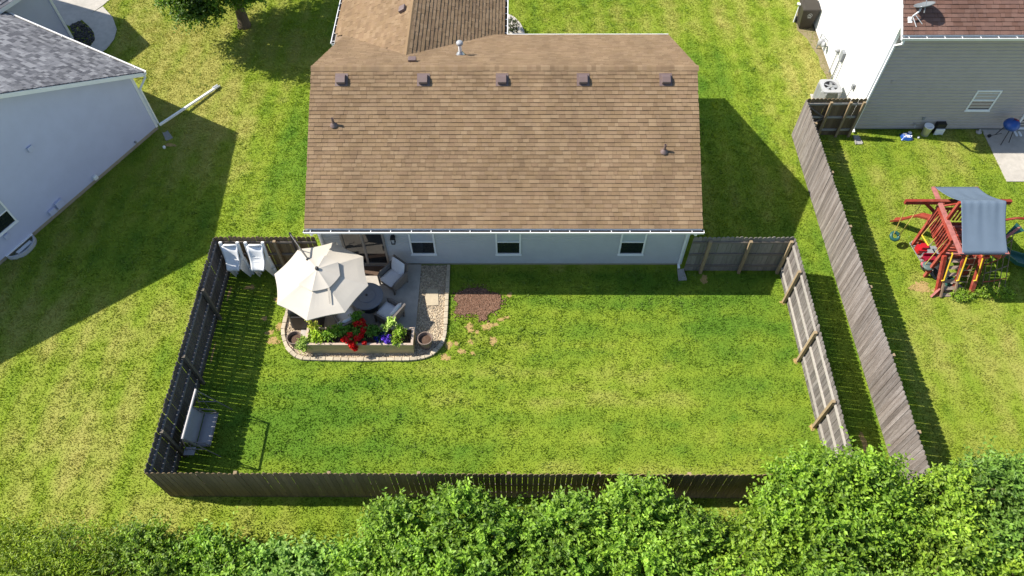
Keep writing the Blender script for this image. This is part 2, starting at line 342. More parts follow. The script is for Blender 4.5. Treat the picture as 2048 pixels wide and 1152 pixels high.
for i, (x, y, rx, ry) in enumerate(SPOTS):
    p = blob(x, y, rx, ry, n=48, seed=i); n = len(p); mb = B()
    mb.add([(q[0], q[1], .002) for q in p] + [(x + (q[0] - x) * .6, y + (q[1] - y) * .6, .006) for q in p] + [(x, y, .007)],
           [(k, (k + 1) % n, n + (k + 1) % n, n + k) for k in range(n)] + [(n + k, n + (k + 1) % n, 2 * n) for k in range(n)])
    struct(mb.build('bare_soil_patch', BARE))
struct(B().prism(RDIRT, -.02, .008).build('bare_soil_strip', M('dull_bare_soil', (.22, .18, .10), rough=1, var=.3, scale=14)))
def scatter_in(poly, n, seed=0):
    r = np.random.default_rng(seed); P = np.array(poly); lo, hi = P.min(0), P.max(0)
    q = r.uniform(lo, hi, (n, 2)); return q[inpoly(q[:, 0], q[:, 1], poly)]
def octas(name, pts, z, r0, r1, mat, pal, seed=0, flat=.6, parent=None):
    """many small stones / chips as one mesh"""
    r = np.random.default_rng(seed); n = len(pts); R = r.uniform(r0, r1, n)
    base = np.array([(1, 0, 0), (0, 1, 0), (-1, 0, 0), (0, -1, 0), (0, 0, 1), (0, 0, -1)], float)
    tri = np.array([(0, 1, 4), (1, 2, 4), (2, 3, 4), (3, 0, 4), (1, 0, 5), (2, 1, 5), (3, 2, 5), (0, 3, 5)])
    an = r.uniform(0, 6.28, n); ex = r.uniform(.7, 1.3, n)
    X = base[None] * R[:, None, None]; X = X * np.stack([ex, 1 / ex, np.full(n, flat)], 1)[:, None, :] * r.uniform(.8, 1.2, (n, 6, 1))
    ca, sa = np.cos(an)[:, None], np.sin(an)[:, None]
    Y = np.stack([X[..., 0] * ca - X[..., 1] * sa, X[..., 0] * sa + X[..., 1] * ca, X[..., 2]], -1)
    Y += np.stack([pts[:, 0], pts[:, 1], z + R * flat * .4], 1)[:, None, :]
    Fc = tri[None] + (np.arange(n) * 6)[:, None, None]
    pal = np.array(pal); cc = pal[r.integers(0, len(pal), n)] * r.uniform(.75, 1.2, (n, 1))
    me = raw_mesh(name, Y.reshape(-1, 3), Fc.reshape(-1, 3), mat, np.repeat(cc, 6, 0))
    o = link_mesh(name, me, parent); o['kind'] = 'stuff'; return o
gp = scatter_in(GRAVEL, 26000, 4); gp = gp[~inpoly(gp[:, 0], gp[:, 1], SLAB)]
o = octas('gravel', gp, .012, .016, .036, PEBB, [(.50, .40, .28), (.42, .33, .23), (.57, .48, .35), (.34, .27, .19), (.52, .42, .28)], 1)
o['label'] = 'cream and tan pebbles filling the bed around the patio'; o['category'] = 'gravel'
# mulch: a low heap with chips
struct(B().prism(MULCHP, -.02, .012).build('mulch_bed', MULCH))
mp_ = scatter_in(MULCHP, 9000, 8); mp_ = mp_ + np.where(RNG.random((len(mp_), 1)) < .2, RNG.normal(0, .12, mp_.shape), 0)
CHIP = M('mulch_chips', (.2, .1, .07), rough=1, var=.2, scale=30, attr='col', spec=.1)
o = octas('mulch', mp_, .014, .012, .034, CHIP, [(.19, .11, .075), (.13, .075, .05), (.24, .145, .10), (.16, .085, .055)], 2, flat=.5)
o['label'] = 'red brown mulch in the bare patch beside the gravel'; o['category'] = 'mulch'
o = octas('landscape_rock', scatter_in(LROCK, 3500, 5), .0, .03, .07, M('rock_chunks', (.06, .05, .05), rough=.95, attr='col', var=.2), [(.06, .055, .05), (.10, .09, .085), (.035, .032, .03)], 6)
o['label'] = 'dark rocks in the bed beside the curved walkway'; o['category'] = 'rock bed'

# ---------------------------------------------------------------- grass blades
def make_grass():
    n = 1500000
    x = RNG.uniform(-27, 27, n); y = RNG.uniform(-12.5, 18.5, n)
    # keep what lies in view with a margin of a few metres on either side
    half = 14.5 + (y + 10.2) * .40 + 1.6
    keep = np.abs(x) < half
    for p in EXC: keep &= ~inpoly(x, y, p)
    x, y = x[keep], y[keep]
    pr = np.ones(len(x))
    for (sx, sy, rx, ry) in SPOTS: q_ = ((x - sx) / rx) ** 2 + ((y - sy) / ry) ** 2; pr = np.minimum(pr, np.clip(.10 + (q_ - .45) * 1.1 + 1.1 * (vnoise(x, y, .07, 5) - .5), .16, 1))
    pr = np.where(inpoly(x, y, RDIRT), .4, pr)
    k = RNG.random(len(x)) < pr; x, y = x[k], y[k]; n = len(x)
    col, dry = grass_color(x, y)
    tuft = fbm(x, y, .22, 40, 2)
    lush = np.clip((tuft - .35) * 2.4, 0, 1.4)
    h = RNG.uniform(.028, .058, n) * (.55 + lush * .7)
    # taller unmown growth along the shrub border
    edge = np.clip((-8.7 - y) / 1.2, 0, 1) * np.clip(.7 + .6 * fbm(x, y, .9, 77), 0, 1.6); h = h * (1 + 2.0 * edge)
    mz = np.exp(-((x + 1.4) / 1.3) ** 2 - ((y + 2.6) / .9) ** 2); h = h * (1 + .6 * mz)
    w = RNG.uniform(.010, .019, n) * (1 + .5 * edge)
    col = col * RNG.uniform(.8, 1.25, (n, 1)) * (.84 + .32 * np.clip(tuft, 0, 1))[:, None]
    clover = (RNG.random(n) < .02) | ((vnoise(x, y, .13, 90) > .80) & (fbm(x, y, 3.0, 91) > .52)); col[clover] = col[clover] * .6 + np.array([.22, .30, .08]) * .5; w = np.where(clover, w * 1.7, w); h = np.where(clover, h * 1.25, h)
    an = RNG.uniform(0, 2 * math.pi, n); le = RNG.uniform(.2, 1.1, n); la = RNG.uniform(0, 2 * math.pi, n)
    b0 = np.stack([x + np.cos(an) * w, y + np.sin(an) * w, np.zeros(n)], 1)
    b1 = np.stack([x - np.cos(an) * w, y - np.sin(an) * w, np.zeros(n)], 1)
    tp = np.stack([x + np.cos(la) * h * le, y + np.sin(la) * h * le, h], 1)
    V = np.stack([b0, b1, tp], 1).reshape(-1, 3)
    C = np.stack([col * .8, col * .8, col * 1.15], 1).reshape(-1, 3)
    F = np.arange(3 * n).reshape(-1, 3)
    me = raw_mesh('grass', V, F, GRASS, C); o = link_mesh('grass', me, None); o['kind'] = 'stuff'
    o['label'] = 'short mown green and yellowing lawn grass'; o['category'] = 'grass'
make_grass()

# ---------------------------------------------------------------- shingle roofs
WID = [.12, .16, .2, .26, .32]
def tab_verts(w, ln, t):
    return [(0, 0, 0), (w, 0, 0), (w, ln, -.004), (0, ln, -.004), (0, 0, t), (w, 0, t), (w, ln, t * .15), (0, ln, t * .15)]
TABF = [(4, 5, 6, 7), (0, 1, 5, 4), (1, 2, 6, 5), (3, 0, 4, 7)]
def add_tab(mb, vs, c):
    mb.add(vs, TABF[:1], c); o_ = len(mb.v) - 8; e_ = tuple(q * .22 for q in c)      # dark asphalt edge, deepened to paint in the shadow line below each course
    for f in TABF[1:]: mb.f.append(tuple(o_ + i for i in f)); mb.c.append(e_)
def shingle_plane(rows_out, origin, u, v, U, Vl, rows, pal, clip=None, seed=0, streak=0.0):
    """collects (point, u, v, n, width index, lift, colour) for each tab on one roof plane"""
    r = random.Random(seed); u = Vector(u).normalized(); v = Vector(v).normalized(); nn = u.cross(v).normalized(); nn = nn if nn.z > 0 else -nn; ex = Vl / rows
    for i in range(rows):
        x = -r.uniform(0, .25)
        while x < U:
            k = r.choice([0, 1, 2, 2, 3, 3, 4]); w = WID[k]; x0 = max(x, 0); x1 = min(x + w, U); x += w
            if x1 - x0 < .03: continue
            full = abs((x1 - x0) - w) < 1e-6
            p = Vector(origin) + u * x0 + v * (i * ex)
            cpt = p + u * ((x1 - x0) / 2) + v * (ex * .5)
            if clip and not clip(cpt): continue
            ci = r.randrange(len(pal)); lift = r.choice([0, .0, .006])
            rows_out.append((p, u, v, nn, k if full else None, x1 - x0, ex, lift, ci))
def emit_shingles(tabs, parent, pal, nparts, score, name='shingle', stuff='shingle_field'):
    order = sorted(range(len(tabs)), key=lambda i: score(tabs[i])); part = set()
    for i in order:
        if len(part) >= nparts: break
        if tabs[i][4] is not None: part.add(i)
    cache = {}; mb = MB()
    for i, (p, u, v, nn, k, w, ex, lift, ci) in enumerate(tabs):
        q = p + nn * (lift + .004)
        if i in part:
            key = (k, ci, round(ex, 4))
            if key not in cache:
                m1 = MB(); add_tab(m1, tab_verts(w - .004, ex * 1.2, .026), pal[ci]); cache[key] = m1.mesh(name, SHING)
            m4 = Matrix(((u.x, v.x, nn.x, q.x), (u.y, v.y, nn.y, q.y), (u.z, v.z, nn.z, q.z), (0, 0, 0, 1)))
            link_mesh(name, cache[key], parent, mat4=m4)
        else:
            vs = [q + u * a + v * b + nn * c for a, b, c in tab_verts(w - .004, ex * 1.2, .026)]
            add_tab(mb, vs, pal[ci])
    if mb.v:
        me = mb.mesh(stuff, SHING); o = link_mesh(stuff, me, parent); o['kind'] = 'stuff'
BROWN = [(c[0] * 1.08, c[1] * 1.05, c[2] * 1.08) for c in [(.208, .145, .080), (.220, .154, .087), (.195, .134, .074), (.232, .164, .094), (.212, .148, .085), (.180, .124, .071), (.217, .152, .090), (.242, .173, .101), (.202, .138, .080)]]
GREYS = [(.150, .152, .165), (.19, .192, .207), (.118, .12, .133), (.24, .243, .257), (.17, .172, .187), (.095, .097, .11)]
RUST = [(.165, .092, .070), (.178, .102, .080), (.150, .083, .063), (.19, .112, .088), (.162, .095, .076)]

def lap_wall(name, p0, along, length, z0, z1, out, m, parent, exp=.11, proud=.022):
    """clapboard wall: every course a sloping face with its own butt edge"""
    p0 = Vector(p0); along = Vector(along).normalized(); out = Vector(out).normalized(); mb = MB(); z = z0
    while z < z1 - .01:
        zt = min(z + exp, z1)
        a0 = p0 + out * proud; a1 = p0 + out * .001
        zc = z + (zt - z) * .62; al = along * length
        P = [a0 + vec(0, 0, z), a0 + al + vec(0, 0, z), a0 + al + vec(0, 0, zc), a0 + vec(0, 0, zc), a1 + al + vec(0, 0, zt), a1 + vec(0, 0, zt), a1 + vec(0, 0, z), a1 + al + vec(0, 0, z)]
        mb.add(P, [(0, 1, 2, 3), (3, 2, 4, 5), (6, 7, 1, 0)]); z = zt
    return mb.build(name, m, parent)
def vec(*a): return Vector(a)

def window(parent, c, along, out, w, z0, z1, blind=True, fw=.055, name='window'):
    """double-hung window: frame, meeting rail, two panes"""
    c = Vector(c); along = Vector(along).normalized(); out = Vector(out).normalized()
    def bx(mb, s0, s1, a, b, o0, o1):
        mb.extrude([c + along * s0 + out * o0 + vec(0, 0, a), c + along * s1 + out * o0 + vec(0, 0, a), c + along * s1 + out * o0 + vec(0, 0, b), c + along * s0 + out * o0 + vec(0, 0, b)], out * (o1 - o0))
    h = w / 2; zm = (z0 + z1) / 2
    fr = MB(); bx(fr, -h, -h + fw, z0, z1, .0, .05); bx(fr, h - fw, h, z0, z1, .0, .05); bx(fr, -h + fw, h - fw, z1 - fw, z1, .0, .05); bx(fr, -h + fw, h - fw, z0, z0 + fw, .0, .055)
    win = fr.build(name, WHITE, parent)
    mr = MB(); bx(mr, -h + fw + .002, h - fw - .002, zm - .02, zm + .02, .003, .042); o = mr.build('meeting_rail', WHITE, None); o.parent = win; o.matrix_parent_inverse = Matrix()
    p1 = MB(); bx(p1, -h + fw, h - fw, zm + .02, z1 - fw, .016, .026); o = p1.build('pane', BLIND if blind else GLASS, None); o.parent = win
    p2 = MB(); bx(p2, -h + fw, h - fw, z0 + fw, zm - .02, .016, .022); o = p2.build('pane', GLASS, None); o.parent = win
    sl = MB(); bx(sl, -h - .02, h + .02, z0 - .03, z0, .0, .07); o = sl.build('sill', WHITE, None); o.parent = win
    return win
def gutter(parent, p, q, out, size=.12, hang=None, name='gutter'):
    """open K-style trough with white lip and hangers"""
    p = Vector(p); q = Vector(q); out = Vector(out).normalized(); mb = MB(); t = .006; dz = vec(0, 0, -.11)
    def slab(a, b, th): mb.extrude([p + a, q + a, q + b, p + b], th)
    slab(vec(0, 0, -.03), dz, out * t)                                   # back
    slab(dz + out * t, dz + out * (size * .8), vec(0, 0, t))            # floor
    slab(out * size, out * (size * .8) + dz, out * -t)                 # face
    slab(out * (size - .004), out * (size + .022), vec(0, 0, .012))      # rolled lip
    for e, s in ((p, 1), (q, -1)):
        d = (q - p).normalized() * s
        mb.extrude([e + d * .001, e + d * .001 + out * size, e + d * .001 + out * size * .8 + dz, e + d * .001 + dz], d * t)
    g = mb.build(name, WHITE, parent)
    tr = MB(); tr.extrude([p + out * .008 + vec(0, 0, -.05), q + out * .008 + vec(0, 0, -.05), q + out * (size * .88) + vec(0, 0, -.05), p + out * (size * .88) + vec(0, 0, -.05)], vec(0, 0, .012))  # dark sheet put in to stand for the shade inside the trough
    o = tr.build('shade_lining', M('gutter_trough_shade', (.035, .028, .024), rough=1, var=.4, scale=20), None); o.parent = g
    L = (q - p).length; n = hang or int(L / .62)
    for i in range(n):
        s = (i + .35 + random.uniform(-.06, .06)) / n; e = p.lerp(q, s); hb = MB(); hb.bar(e + vec(0, 0, -.004), e + out * (size + .01) + vec(0, 0, -.004), .022, .008)
        o = hb.build('gutter_hanger', WHITE, None); o.parent = g
    return g

# ---------------------------------------------------------------- middle house
house = thing('house', 'grey house with brown shingle roof in the middle of the lawn', 'house', (-.45, 4.2, 0))
k = .497; EY, EZ = -.50, 2.85; RY = 4.18; RZ = EZ + (RY - EY) * k; BY = 2 * RY - EY
wl = B(); wl.prism([(-6.48, YW + .02), (5.58, YW + .02), (5.58, 8.2), (-6.48, 8.2)], .12, 2.72)
for xx in (-6.48, 5.58 - .01):
    pass
wl.build('wall', SIDE_G, house)
gb = B(); gb.extrude([(-6.48, YW + .02, 2.72), (-6.48, 8.2, 2.72), (-6.48, RY, RZ - .16)], (.02, 0, 0)); gb.extrude([(5.56, YW + .02, 2.72), (5.56, 8.2, 2.72), (5.56, RY, RZ - .16)], (.02, 0, 0)); gb.build('gable_wall', SIDE_G, house)
B().prism([(-6.46, YW + .035), (5.56, YW + .035), (5.56, 8.18), (-6.46, 8.18)], -.1, .118).build('foundation', FOUND, house)
lap_wall('siding', (-6.46, YW + .02, 0), (1, 0, 0), 12.02, .12, 2.72, (0, -1, 0), SIDE_G, house)
for xx in (-6.46, 5.56): B().box((xx, YW - .005, 1.40), (.09, .06, 2.56)).build('corner_board', WHITE, house)
B().prism([(-6.8, 8.25), (-.7, 8.25), (-.7, 12.2), (-6.8, 12.2)], 0, 2.55).build('garage_wall', SIDE_G, house)
roof = B()
t = .10
def gable(mb, prof, ax, l0, l1, th=.10):
    """prof: list of (s, z) across the ridge; ax 'x' runs along x"""
    up = [((l0, s, z) if ax == 'x' else (s, l0, z)) for s, z in prof] + [((l0, s, z - th) if ax == 'x' else (s, l0, z - th)) for s, z in reversed(prof)]
    mb.extrude(up, (l1 - l0, 0, 0) if ax == 'x' else (0, l1 - l0, 0))
gable(roof, [(EY + .02, EZ - .006), (RY, RZ - .006), (BY, EZ - .006)], 'x', XL + .01, XR - .01)
FELT = M('roof_felt_brown', (.2, .14, .09), rough=.95, var=.2, scale=30)
roofo = roof.build('roof', FELT, house)
GX0, GX1, GZE, GZR = -6.98, -.53, 2.63, 4.43; GXR = (GX0 + GX1) / 2; gk = (GZR - GZE) / (GXR - GX0)
gr = B(); gable(gr, [(GX0 + .02, GZE - .006), (GXR, GZR - .006), (GX1 - .02, GZE - .006)], 'y', 8.72, 12.5)
gr.extrude([(GX0 + .45, 8.72, GZE + .45 * gk - .006), (GXR, 8.72, GZR - .006), (GXR, 5.74, GZR - .006)], (0, 0, -.012)); gr.extrude([(GX1 - .02, 8.72, GZE - .006), (GXR, 8.72, GZR - .006), (GXR, 5.74, GZR - .006)], (0, 0, -.012))
o = gr.build('garage_roof', FELT, house)
fb = B(); fb.box(((XL + XR) / 2, EY + .012, EZ - .115), (XR - XL - .03, .022, .16)); fb.prism([(XL + .02, EY + .03), (XR - .02, EY + .03), (XR - .02, YW + .03), (XL + .02, YW + .03)], 2.70, 2.71); fb.build('fascia_and_soffit', WHITE, house)
tabs = []; sl = math.sqrt(1 + k * k)
shingle_plane(tabs, (XL, EY - .02, EZ - .01), (1, 0, 0), (0, 1, k), XR - XL, (RY - EY + .01) * sl, 40, BROWN, seed=1)
def main_z(y): return RZ - abs(y - RY) * k
def gar_z(x): return GZR - abs(x - GXR) * gk
other = []
shingle_plane(other, (XR, BY + .02, EZ - .01), (-1, 0, 0), (0, -1, k), XR - XL, (BY - RY) * sl, 40, BROWN, seed=2, clip=lambda c: not (c.x < GX1 and gar_z(c.x) > main_z(c.y) + .03))
gs = math.sqrt(1 + gk * gk)
gclip = lambda c: gar_z(c.x) > main_z(c.y) - .05 and (c.x > XL or c.y > 8.72)
shingle_plane(other, (GX0 - .02, 12.52, GZE - .01), (0, -1, 0), (1, 0, gk), 7.1, (GXR - GX0) * gs, 26, BROWN, seed=3, clip=gclip)
shingle_plane(other, (GX1 + .02, 5.4, GZE - .01), (0, 1, 0), (-1, 0, gk), 7.1, (GX1 - GXR) * gs, 26, BROWN, seed=4, clip=gclip)
ncl = len(tabs)
emit_shingles(tabs + other, roofo, BROWN, 300, lambda t_: (t_[0].y, t_[0].x) if abs(t_[3].y + .445) < .05 else (99, 0))
# ridge caps
caps = {}
n = 84
for i in range(n):
    ci = random.randrange(len(BROWN)); w = (XR - XL) / n
    if ci not in caps:
        mb = MB(); hw = .15
        prof = [(-hw, -hw * k + .012), (-.03, .02), (.03, .02), (hw, -hw * k + .012)]
        vs = [(0, s, z + .004) for s, z in prof] + [(w * 1.25, s, z - .002) for s, z in prof] + [(0, s, z - .012) for s, z in prof]
        mb.add(vs, [(0, 1, 5, 4), (1, 2, 6, 5), (2, 3, 7, 6), (8, 9, 1, 0), (9, 10, 2, 1), (10, 11, 3, 2)] + [(8, 0, 4)], tuple(c * 1.1 for c in BROWN[ci])); caps[ci] = mb.mesh('ridge_cap', SHING)
    link_mesh('ridge_cap', caps[ci], roofo, loc=(XL + i * w, RY, RZ + .012))
gcap = B(); gcap.extrude([(GXR - .15, 5.7, GZR - .15 * gk + .022), (GXR, 5.7, GZR + .03), (GXR + .15, 5.7, GZR - .15 * gk + .022), (GXR, 5.7, GZR + .005)], (0, 6.8, 0)); gcap.c = [BROWN[0]] * len(gcap.f)
link_mesh('garage_ridge_cap', gcap.mesh('garage_ridge_cap', SHING), roofo)
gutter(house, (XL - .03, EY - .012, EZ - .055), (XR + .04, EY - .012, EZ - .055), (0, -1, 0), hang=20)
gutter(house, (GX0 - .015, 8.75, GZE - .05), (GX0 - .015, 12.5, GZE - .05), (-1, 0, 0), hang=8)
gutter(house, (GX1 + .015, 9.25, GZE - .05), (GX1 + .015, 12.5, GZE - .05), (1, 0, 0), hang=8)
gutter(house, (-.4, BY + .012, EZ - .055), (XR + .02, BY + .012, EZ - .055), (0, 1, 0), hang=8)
for x in (-5.58, -2.98, -.49, 2.07, 4.68):           # box vents near the ridge
    y = 3.78; z = EZ + (y - EY) * k; mb = B()
    R3 = Matrix.Rotation(math.atan(k), 3, 'X')
    def w3(p): return R3 @ Vector(p) + Vector((x, y, z))
    mb.add([w3(p) for p in [(-.2, -.2, .02), (.2, -.2, .02), (.2, .22, .02), (-.2, .22, .02), (-.2, -.2, .035), (.2, -.2, .035), (.2, .22, .035), (-.2, .22, .035)]], [(0, 1, 5, 4), (1, 2, 6, 5), (2, 3, 7, 6), (3, 0, 4, 7), (4, 5, 6, 7)])
    vent = mb.build('roof_vent', VENTM, house)
    hd = B(); pr = [(-.13, -.14, .036), (-.13, .17, .036), (-.13, .15, .10), (-.13, .05, .155), (-.13, -.12, .155), (-.13, -.15, .12)]
    hd.extrude([w3(p) for p in pr], R3 @ Vector((.26, 0, 0))); o = hd.build('vent_hood', VENTM, None); o.parent = vent
mb = B(); zz = gar_z(-4.1); mb.box((-4.15, 8.45, zz + .06), (.26, .3, .14), mat=Matrix.Rotation(-math.atan(gk), 3, 'Y')); mb.build('roof_vent', VENTM, house, bevel=.03)
for (x, y) in ((-5.77, 2.45), (4.57, 1.68)):
    z = EZ + (y - EY) * k; mb = B(); mb.lathe([(.13, .0), (.12, .035), (.05, .10), (.045, .11)], (x, y, z), 14); vp = mb.build('pipe_flashing', VENTM, house, smooth=True)
    mb = B(); mb.lathe([(.04, .03), (.04, .30), (.03, .30), (.03, .15)], (x, y, z), 12); o = mb.build('vent_pipe', VENTM, None); o.parent = vp
y = 5.74; z = main_z(y); fl = B(); fl.lathe([(.17, -.02), (.15, .04), (.085, .14), (.075, .15)], (-1.93, y, z), 16); flo = fl.build('flue_flashing', STEEL, house, smooth=True)
fl = B(); fl.lathe([(.055, .1), (.055, .42), (.07, .43), (.07, .45)], (-1.93, y, z), 16, caps=True); o = fl.build('flue_pipe', WHITE, None); o.parent = flo
fl = B(); fl.lathe([(.09, .43), (.115, .45), (.115, .52), (.08, .56), (.0, .57)], (-1.93, y, z), 16); o = fl.build('flue_cap', ACM, None, smooth=True); o.parent = flo
mb = B(); mb.box((-3.43, 4.85, main_z(4.85) + .07), (.26, .2, .16)); mb.build('roof_vent', VENTM, house, bevel=.02)
for xc in (-3.14, -.30, 3.80): window(house, (xc, YW + .004, 0), (1, 0, 0), (0, -1, 0), .84, .66, 2.0)
# sliding door
dm = M('bronze_beige_door_frame', (.26, .23, .20), rough=.5, var=.05)
dr = B(); dr.box((-5.08, YW - .02, .15), (1.42, .10, .06)); dr.box((-5.76, YW - .02, 1.12), (.07, .09, 1.9)); dr.box((-4.40, YW - .02, 1.12), (.07, .09, 1.9)); dr.box((-5.08, YW - .02, 2.1), (1.42, .09, .06)); dr.box((-5.1, YW - .012, 1.12), (.07, .08, 1.9))
door = dr.build('sliding_door', dm, house)
for xc in (-5.43, -4.75):
    p = B(); p.box((xc, YW - .008, 1.12), (.60, .03, 1.88)); o = p.build('glass_panel', GLASS, None); o.parent = door
p = B(); p.box((-4.46, YW - .085, 1.05), (.03, .04, .22)); o = p.build('handle', BLACK, None); o.parent = door
lan = B(); lan.box((-4.06, YW - .03, 1.62), (.11, .05, .16)); lan.box((-4.06, YW - .12, 1.66), (.16, .16, .03)); lan.box((-4.06, YW - .12, 1.40), (.13, .13, .02))
for sx in (-.055, .055):
    for sy in (-.055, .055): lan.box((-4.06 + sx, YW - .12 + sy, 1.53), (.016, .016, .24))
lo = lan.build('wall_lantern', BLACK, house); o = B().box((-4.06, YW - .12, 1.52), (.08, .08, .2)).build('lantern_glass', M('frosted_glass', (.5, .5, .5), rough=.3), None); o.parent = lo
def downspout(parent, pts, m=WHITE): 
    mb = MB()
    for p, q in zip(pts[:-1], pts[1:]): mb.bar(p, q, .075, .055)
    return mb.build('downspout', m, parent)
downspout(house, [(5.52, EY - .07, 2.70), (5.52, EY - .05, 2.58), (5.50, YW - .05, 2.28), (5.50, YW - .05, .16), (5.50, YW - .2, .10)])
downspout(house, [(-6.40, EY - .07, 2.70), (-6.40, EY - .05, 2.58), (-6.42, YW - .05, 2.28), (-6.42, YW - .05, .16)])
def splash(x, y, rz, label):
    mb = B(); mb.add([(-.10, 0, .05), (.10, 0, .05), (.14, -.45, .03), (-.14, -.45, .03), (-.10, 0, .0), (.10, 0, .0), (.14, -.45, .0), (-.14, -.45, .0)], [(0, 3, 2, 1), (4, 5, 6, 7), (0, 1, 5, 4), (1, 2, 6, 5), (2, 3, 7, 6), (3, 0, 4, 7)])
    for s in (-1, 1): mb.bar((s * .09, 0, .06), (s * .125, -.45, .045), .025, .05)
    o = mb.build('splash_block', M('splash_block_concrete', (.30, .29, .27), rough=.9, var=.15, scale=15), loc=(x, y, 0), rot=(0, 0, rz)); tag(o, label, 'splash block')
splash(5.56, -.02, .08, 'grey splash block under the downspout of the brown roofed house')

# ---------------------------------------------------------------- fences
def picket_mesh(i, h, w, m, t=.019):
    r = random.Random(i); mb = MB(); e = .05; hh = h + r.uniform(-.007, .007); tw = r.uniform(-.002, .002)
    pr = [(-w / 2, 0), (w / 2, 0), (w / 2 + tw, hh - e), (w / 2 - .045 + tw, hh), (-w / 2 + .045 + tw, hh), (-w / 2 + tw, hh - e)]
    mb.extrude([(x, 0, z) for x, z in pr], (0, t, 0)); return mb.mesh('picket', m)
PICK = {}
def fence(name, label, p, q, inward, m, mp, mr, posts, rails=(.32, .95, 1.58), h=1.83, pitch=.146, w=.139, group='board fences around the yards', gate=False, posth=1.74, post_side=1, railm=None, skip=()):
    """pickets on the outer side of the line p-q, rails and posts on the inner side"""
    p = Vector((*p, 0)); q = Vector((*q, 0)); d = (q - p); L = d.length; d.normalize(); inw = Vector((*inward, 0)).normalized()
    root = thing(name, label, 'gate' if gate else 'fence', ((p + q) / 2), 0, group)
    ang = math.atan2(d.y, d.x); n = int(L / pitch)
    flip = Vector((-d.y, d.x, 0)).dot(inw) > 0
    for i in range(n):
        key = (m.name, i % 7, h, w)
        if key not in PICK: PICK[key] = picket_mesh(i % 7 + 3, h, w, m)
        s = (i + .5) * L / n + random.uniform(-.003, .003); pt = p + d * s + (-inw * .019 if flip else -inw * 0)
        if not flip: pt = p + d * s + Vector((d.y, -d.x, 0)) * 0
        m4 = Matrix.Translation(pt + vec(0, 0, random.uniform(.0, .01))) @ Matrix.Rotation(ang, 4, 'Z') @ Matrix.Rotation(random.gauss(0, .0016), 4, 'Y') @ Matrix.Rotation(random.gauss(0, .004), 4, 'X')
        link_mesh('picket', PICK[key], root, mat4=m4)
    cuts = sorted([0.0] + [s for s in posts if .1 < s < L - .1] + [L])
    for z in rails:
        for s0, s1 in zip(cuts[:-1], cuts[1:]):
            mb = B(); a = p + d * (s0 + .004) + inw * .022 + vec(0, 0, z + random.uniform(-.015, .015)); b = p + d * (s1 - .004) + inw * .022 + vec(0, 0, z + random.uniform(-.015, .015)); mb.bar(a, b, .038, .085); mb.build('rail', mr, root)
    for s in posts:
        mb = B(); c = p + d * s + inw * (.095 if post_side else .06) + vec(0, 0, posth / 2); mb.box(c, (.092, .092, posth), rz=ang); mb.build('post', mp, root)
    return root
fence('left_yard_fence'.replace('left_', 'side_'), 'dark weathered fence along the left side of the back yard, behind the swing', (FX0, FY0), (FX0, FY1), (1, 0), M('charcoal_weathered_fence_wood', (.085, .073, .068), rough=.9, var=.3, scale=5, stretch=(14, 14, 1.2), objrand=.2, bump=.4, bscale=8), M('dark_post_wood', (.13, .11, .085), rough=.9, var=.25, scale=5, stretch=(10, 10, 1.5)), M('blue_grey_rail_wood', (.15, .145, .15), rough=.85, var=.25, scale=4, stretch=(3, 3, 14)), [1.2, 3.55, 5.9], w=.1325)  # posts here are a darker wood than the tan ones
fence('rear_yard_fence', 'long dark brown fence along the near edge of the yard, above the shrubs', (FX0, FY0), (FX1, FY0), (0, 1), WOODB, POSTW, RAILB, [2.3, 4.8, 7.2, 9.6, 12.0, 14.4, 16.8], posth=1.6, w=.1335)
fence('side_yard_fence', 'grey fence with pale rails and tan posts on the right of the back yard', (FX1, FY1), (FX1, FY0), (-1, 0), M('weathered_mid_grey_fence_wood', (.13, .112, .10), rough=.9, var=.42, scale=5, stretch=(14, 14, 1.0), objrand=.26, bump=.4, bscale=8, col2=(.175, .158, .145), patch=.8), POSTW, RAILW, [.1, 1.28, 3.5, 5.74])
fence('return_fence', 'brown fence section behind the umbrella, joining the house', (FX0, FY1), (-6.55, FY1), (0, -1), WOODB, POSTW, RAILB, [1.95, 2.62])
fence('return_fence', 'grey fence section with three rails right of the house corner', (5.68, FY1), (FX1, FY1), (0, -1), M('weathered_dark_grey_fence_wood', (.20, .18, .155), rough=.9, var=.3, scale=5, stretch=(14, 14, 1.2), objrand=.2), POSTW, RAILB, [.55, 1.85])
fence('neighbour_fence', 'tall silvery grey plank fence running the length of the playset yard', (10.72, 6.5), (10.86, -8.1), (1, 0), WOODG, POSTW, RAILW, [1.2, 3.6, 6.0, 8.4, 10.8, 13.2])
fence('neighbour_rear_fence', 'short dark fence piece behind the shrubs at the far right', (10.95, -7.98), (17.0, -7.98), (0, 1), WOODB, POSTW, RAILB, [1.2, 3.6])
gate = fence('fence_gate', 'dark wooden gate with diagonal braces beside the white wall', (10.76, 6.5), (12.98, 6.5), (0, -1), WOODB, POSTW, RAILW, [.9, 1.62, 2.12], rails=(.3, .95, 1.6), gate=True, group=None)
for a, b in (((10.85, .35), (11.6, .92)), ((10.85, 1.55), (11.6, .98))):
    mb = B(); mb.bar((a[0], 6.44, a[1]), (b[0], 6.44, b[1]), .036, .085, up=(0, 1, 0)); mb.build('brace', RAILB, gate)

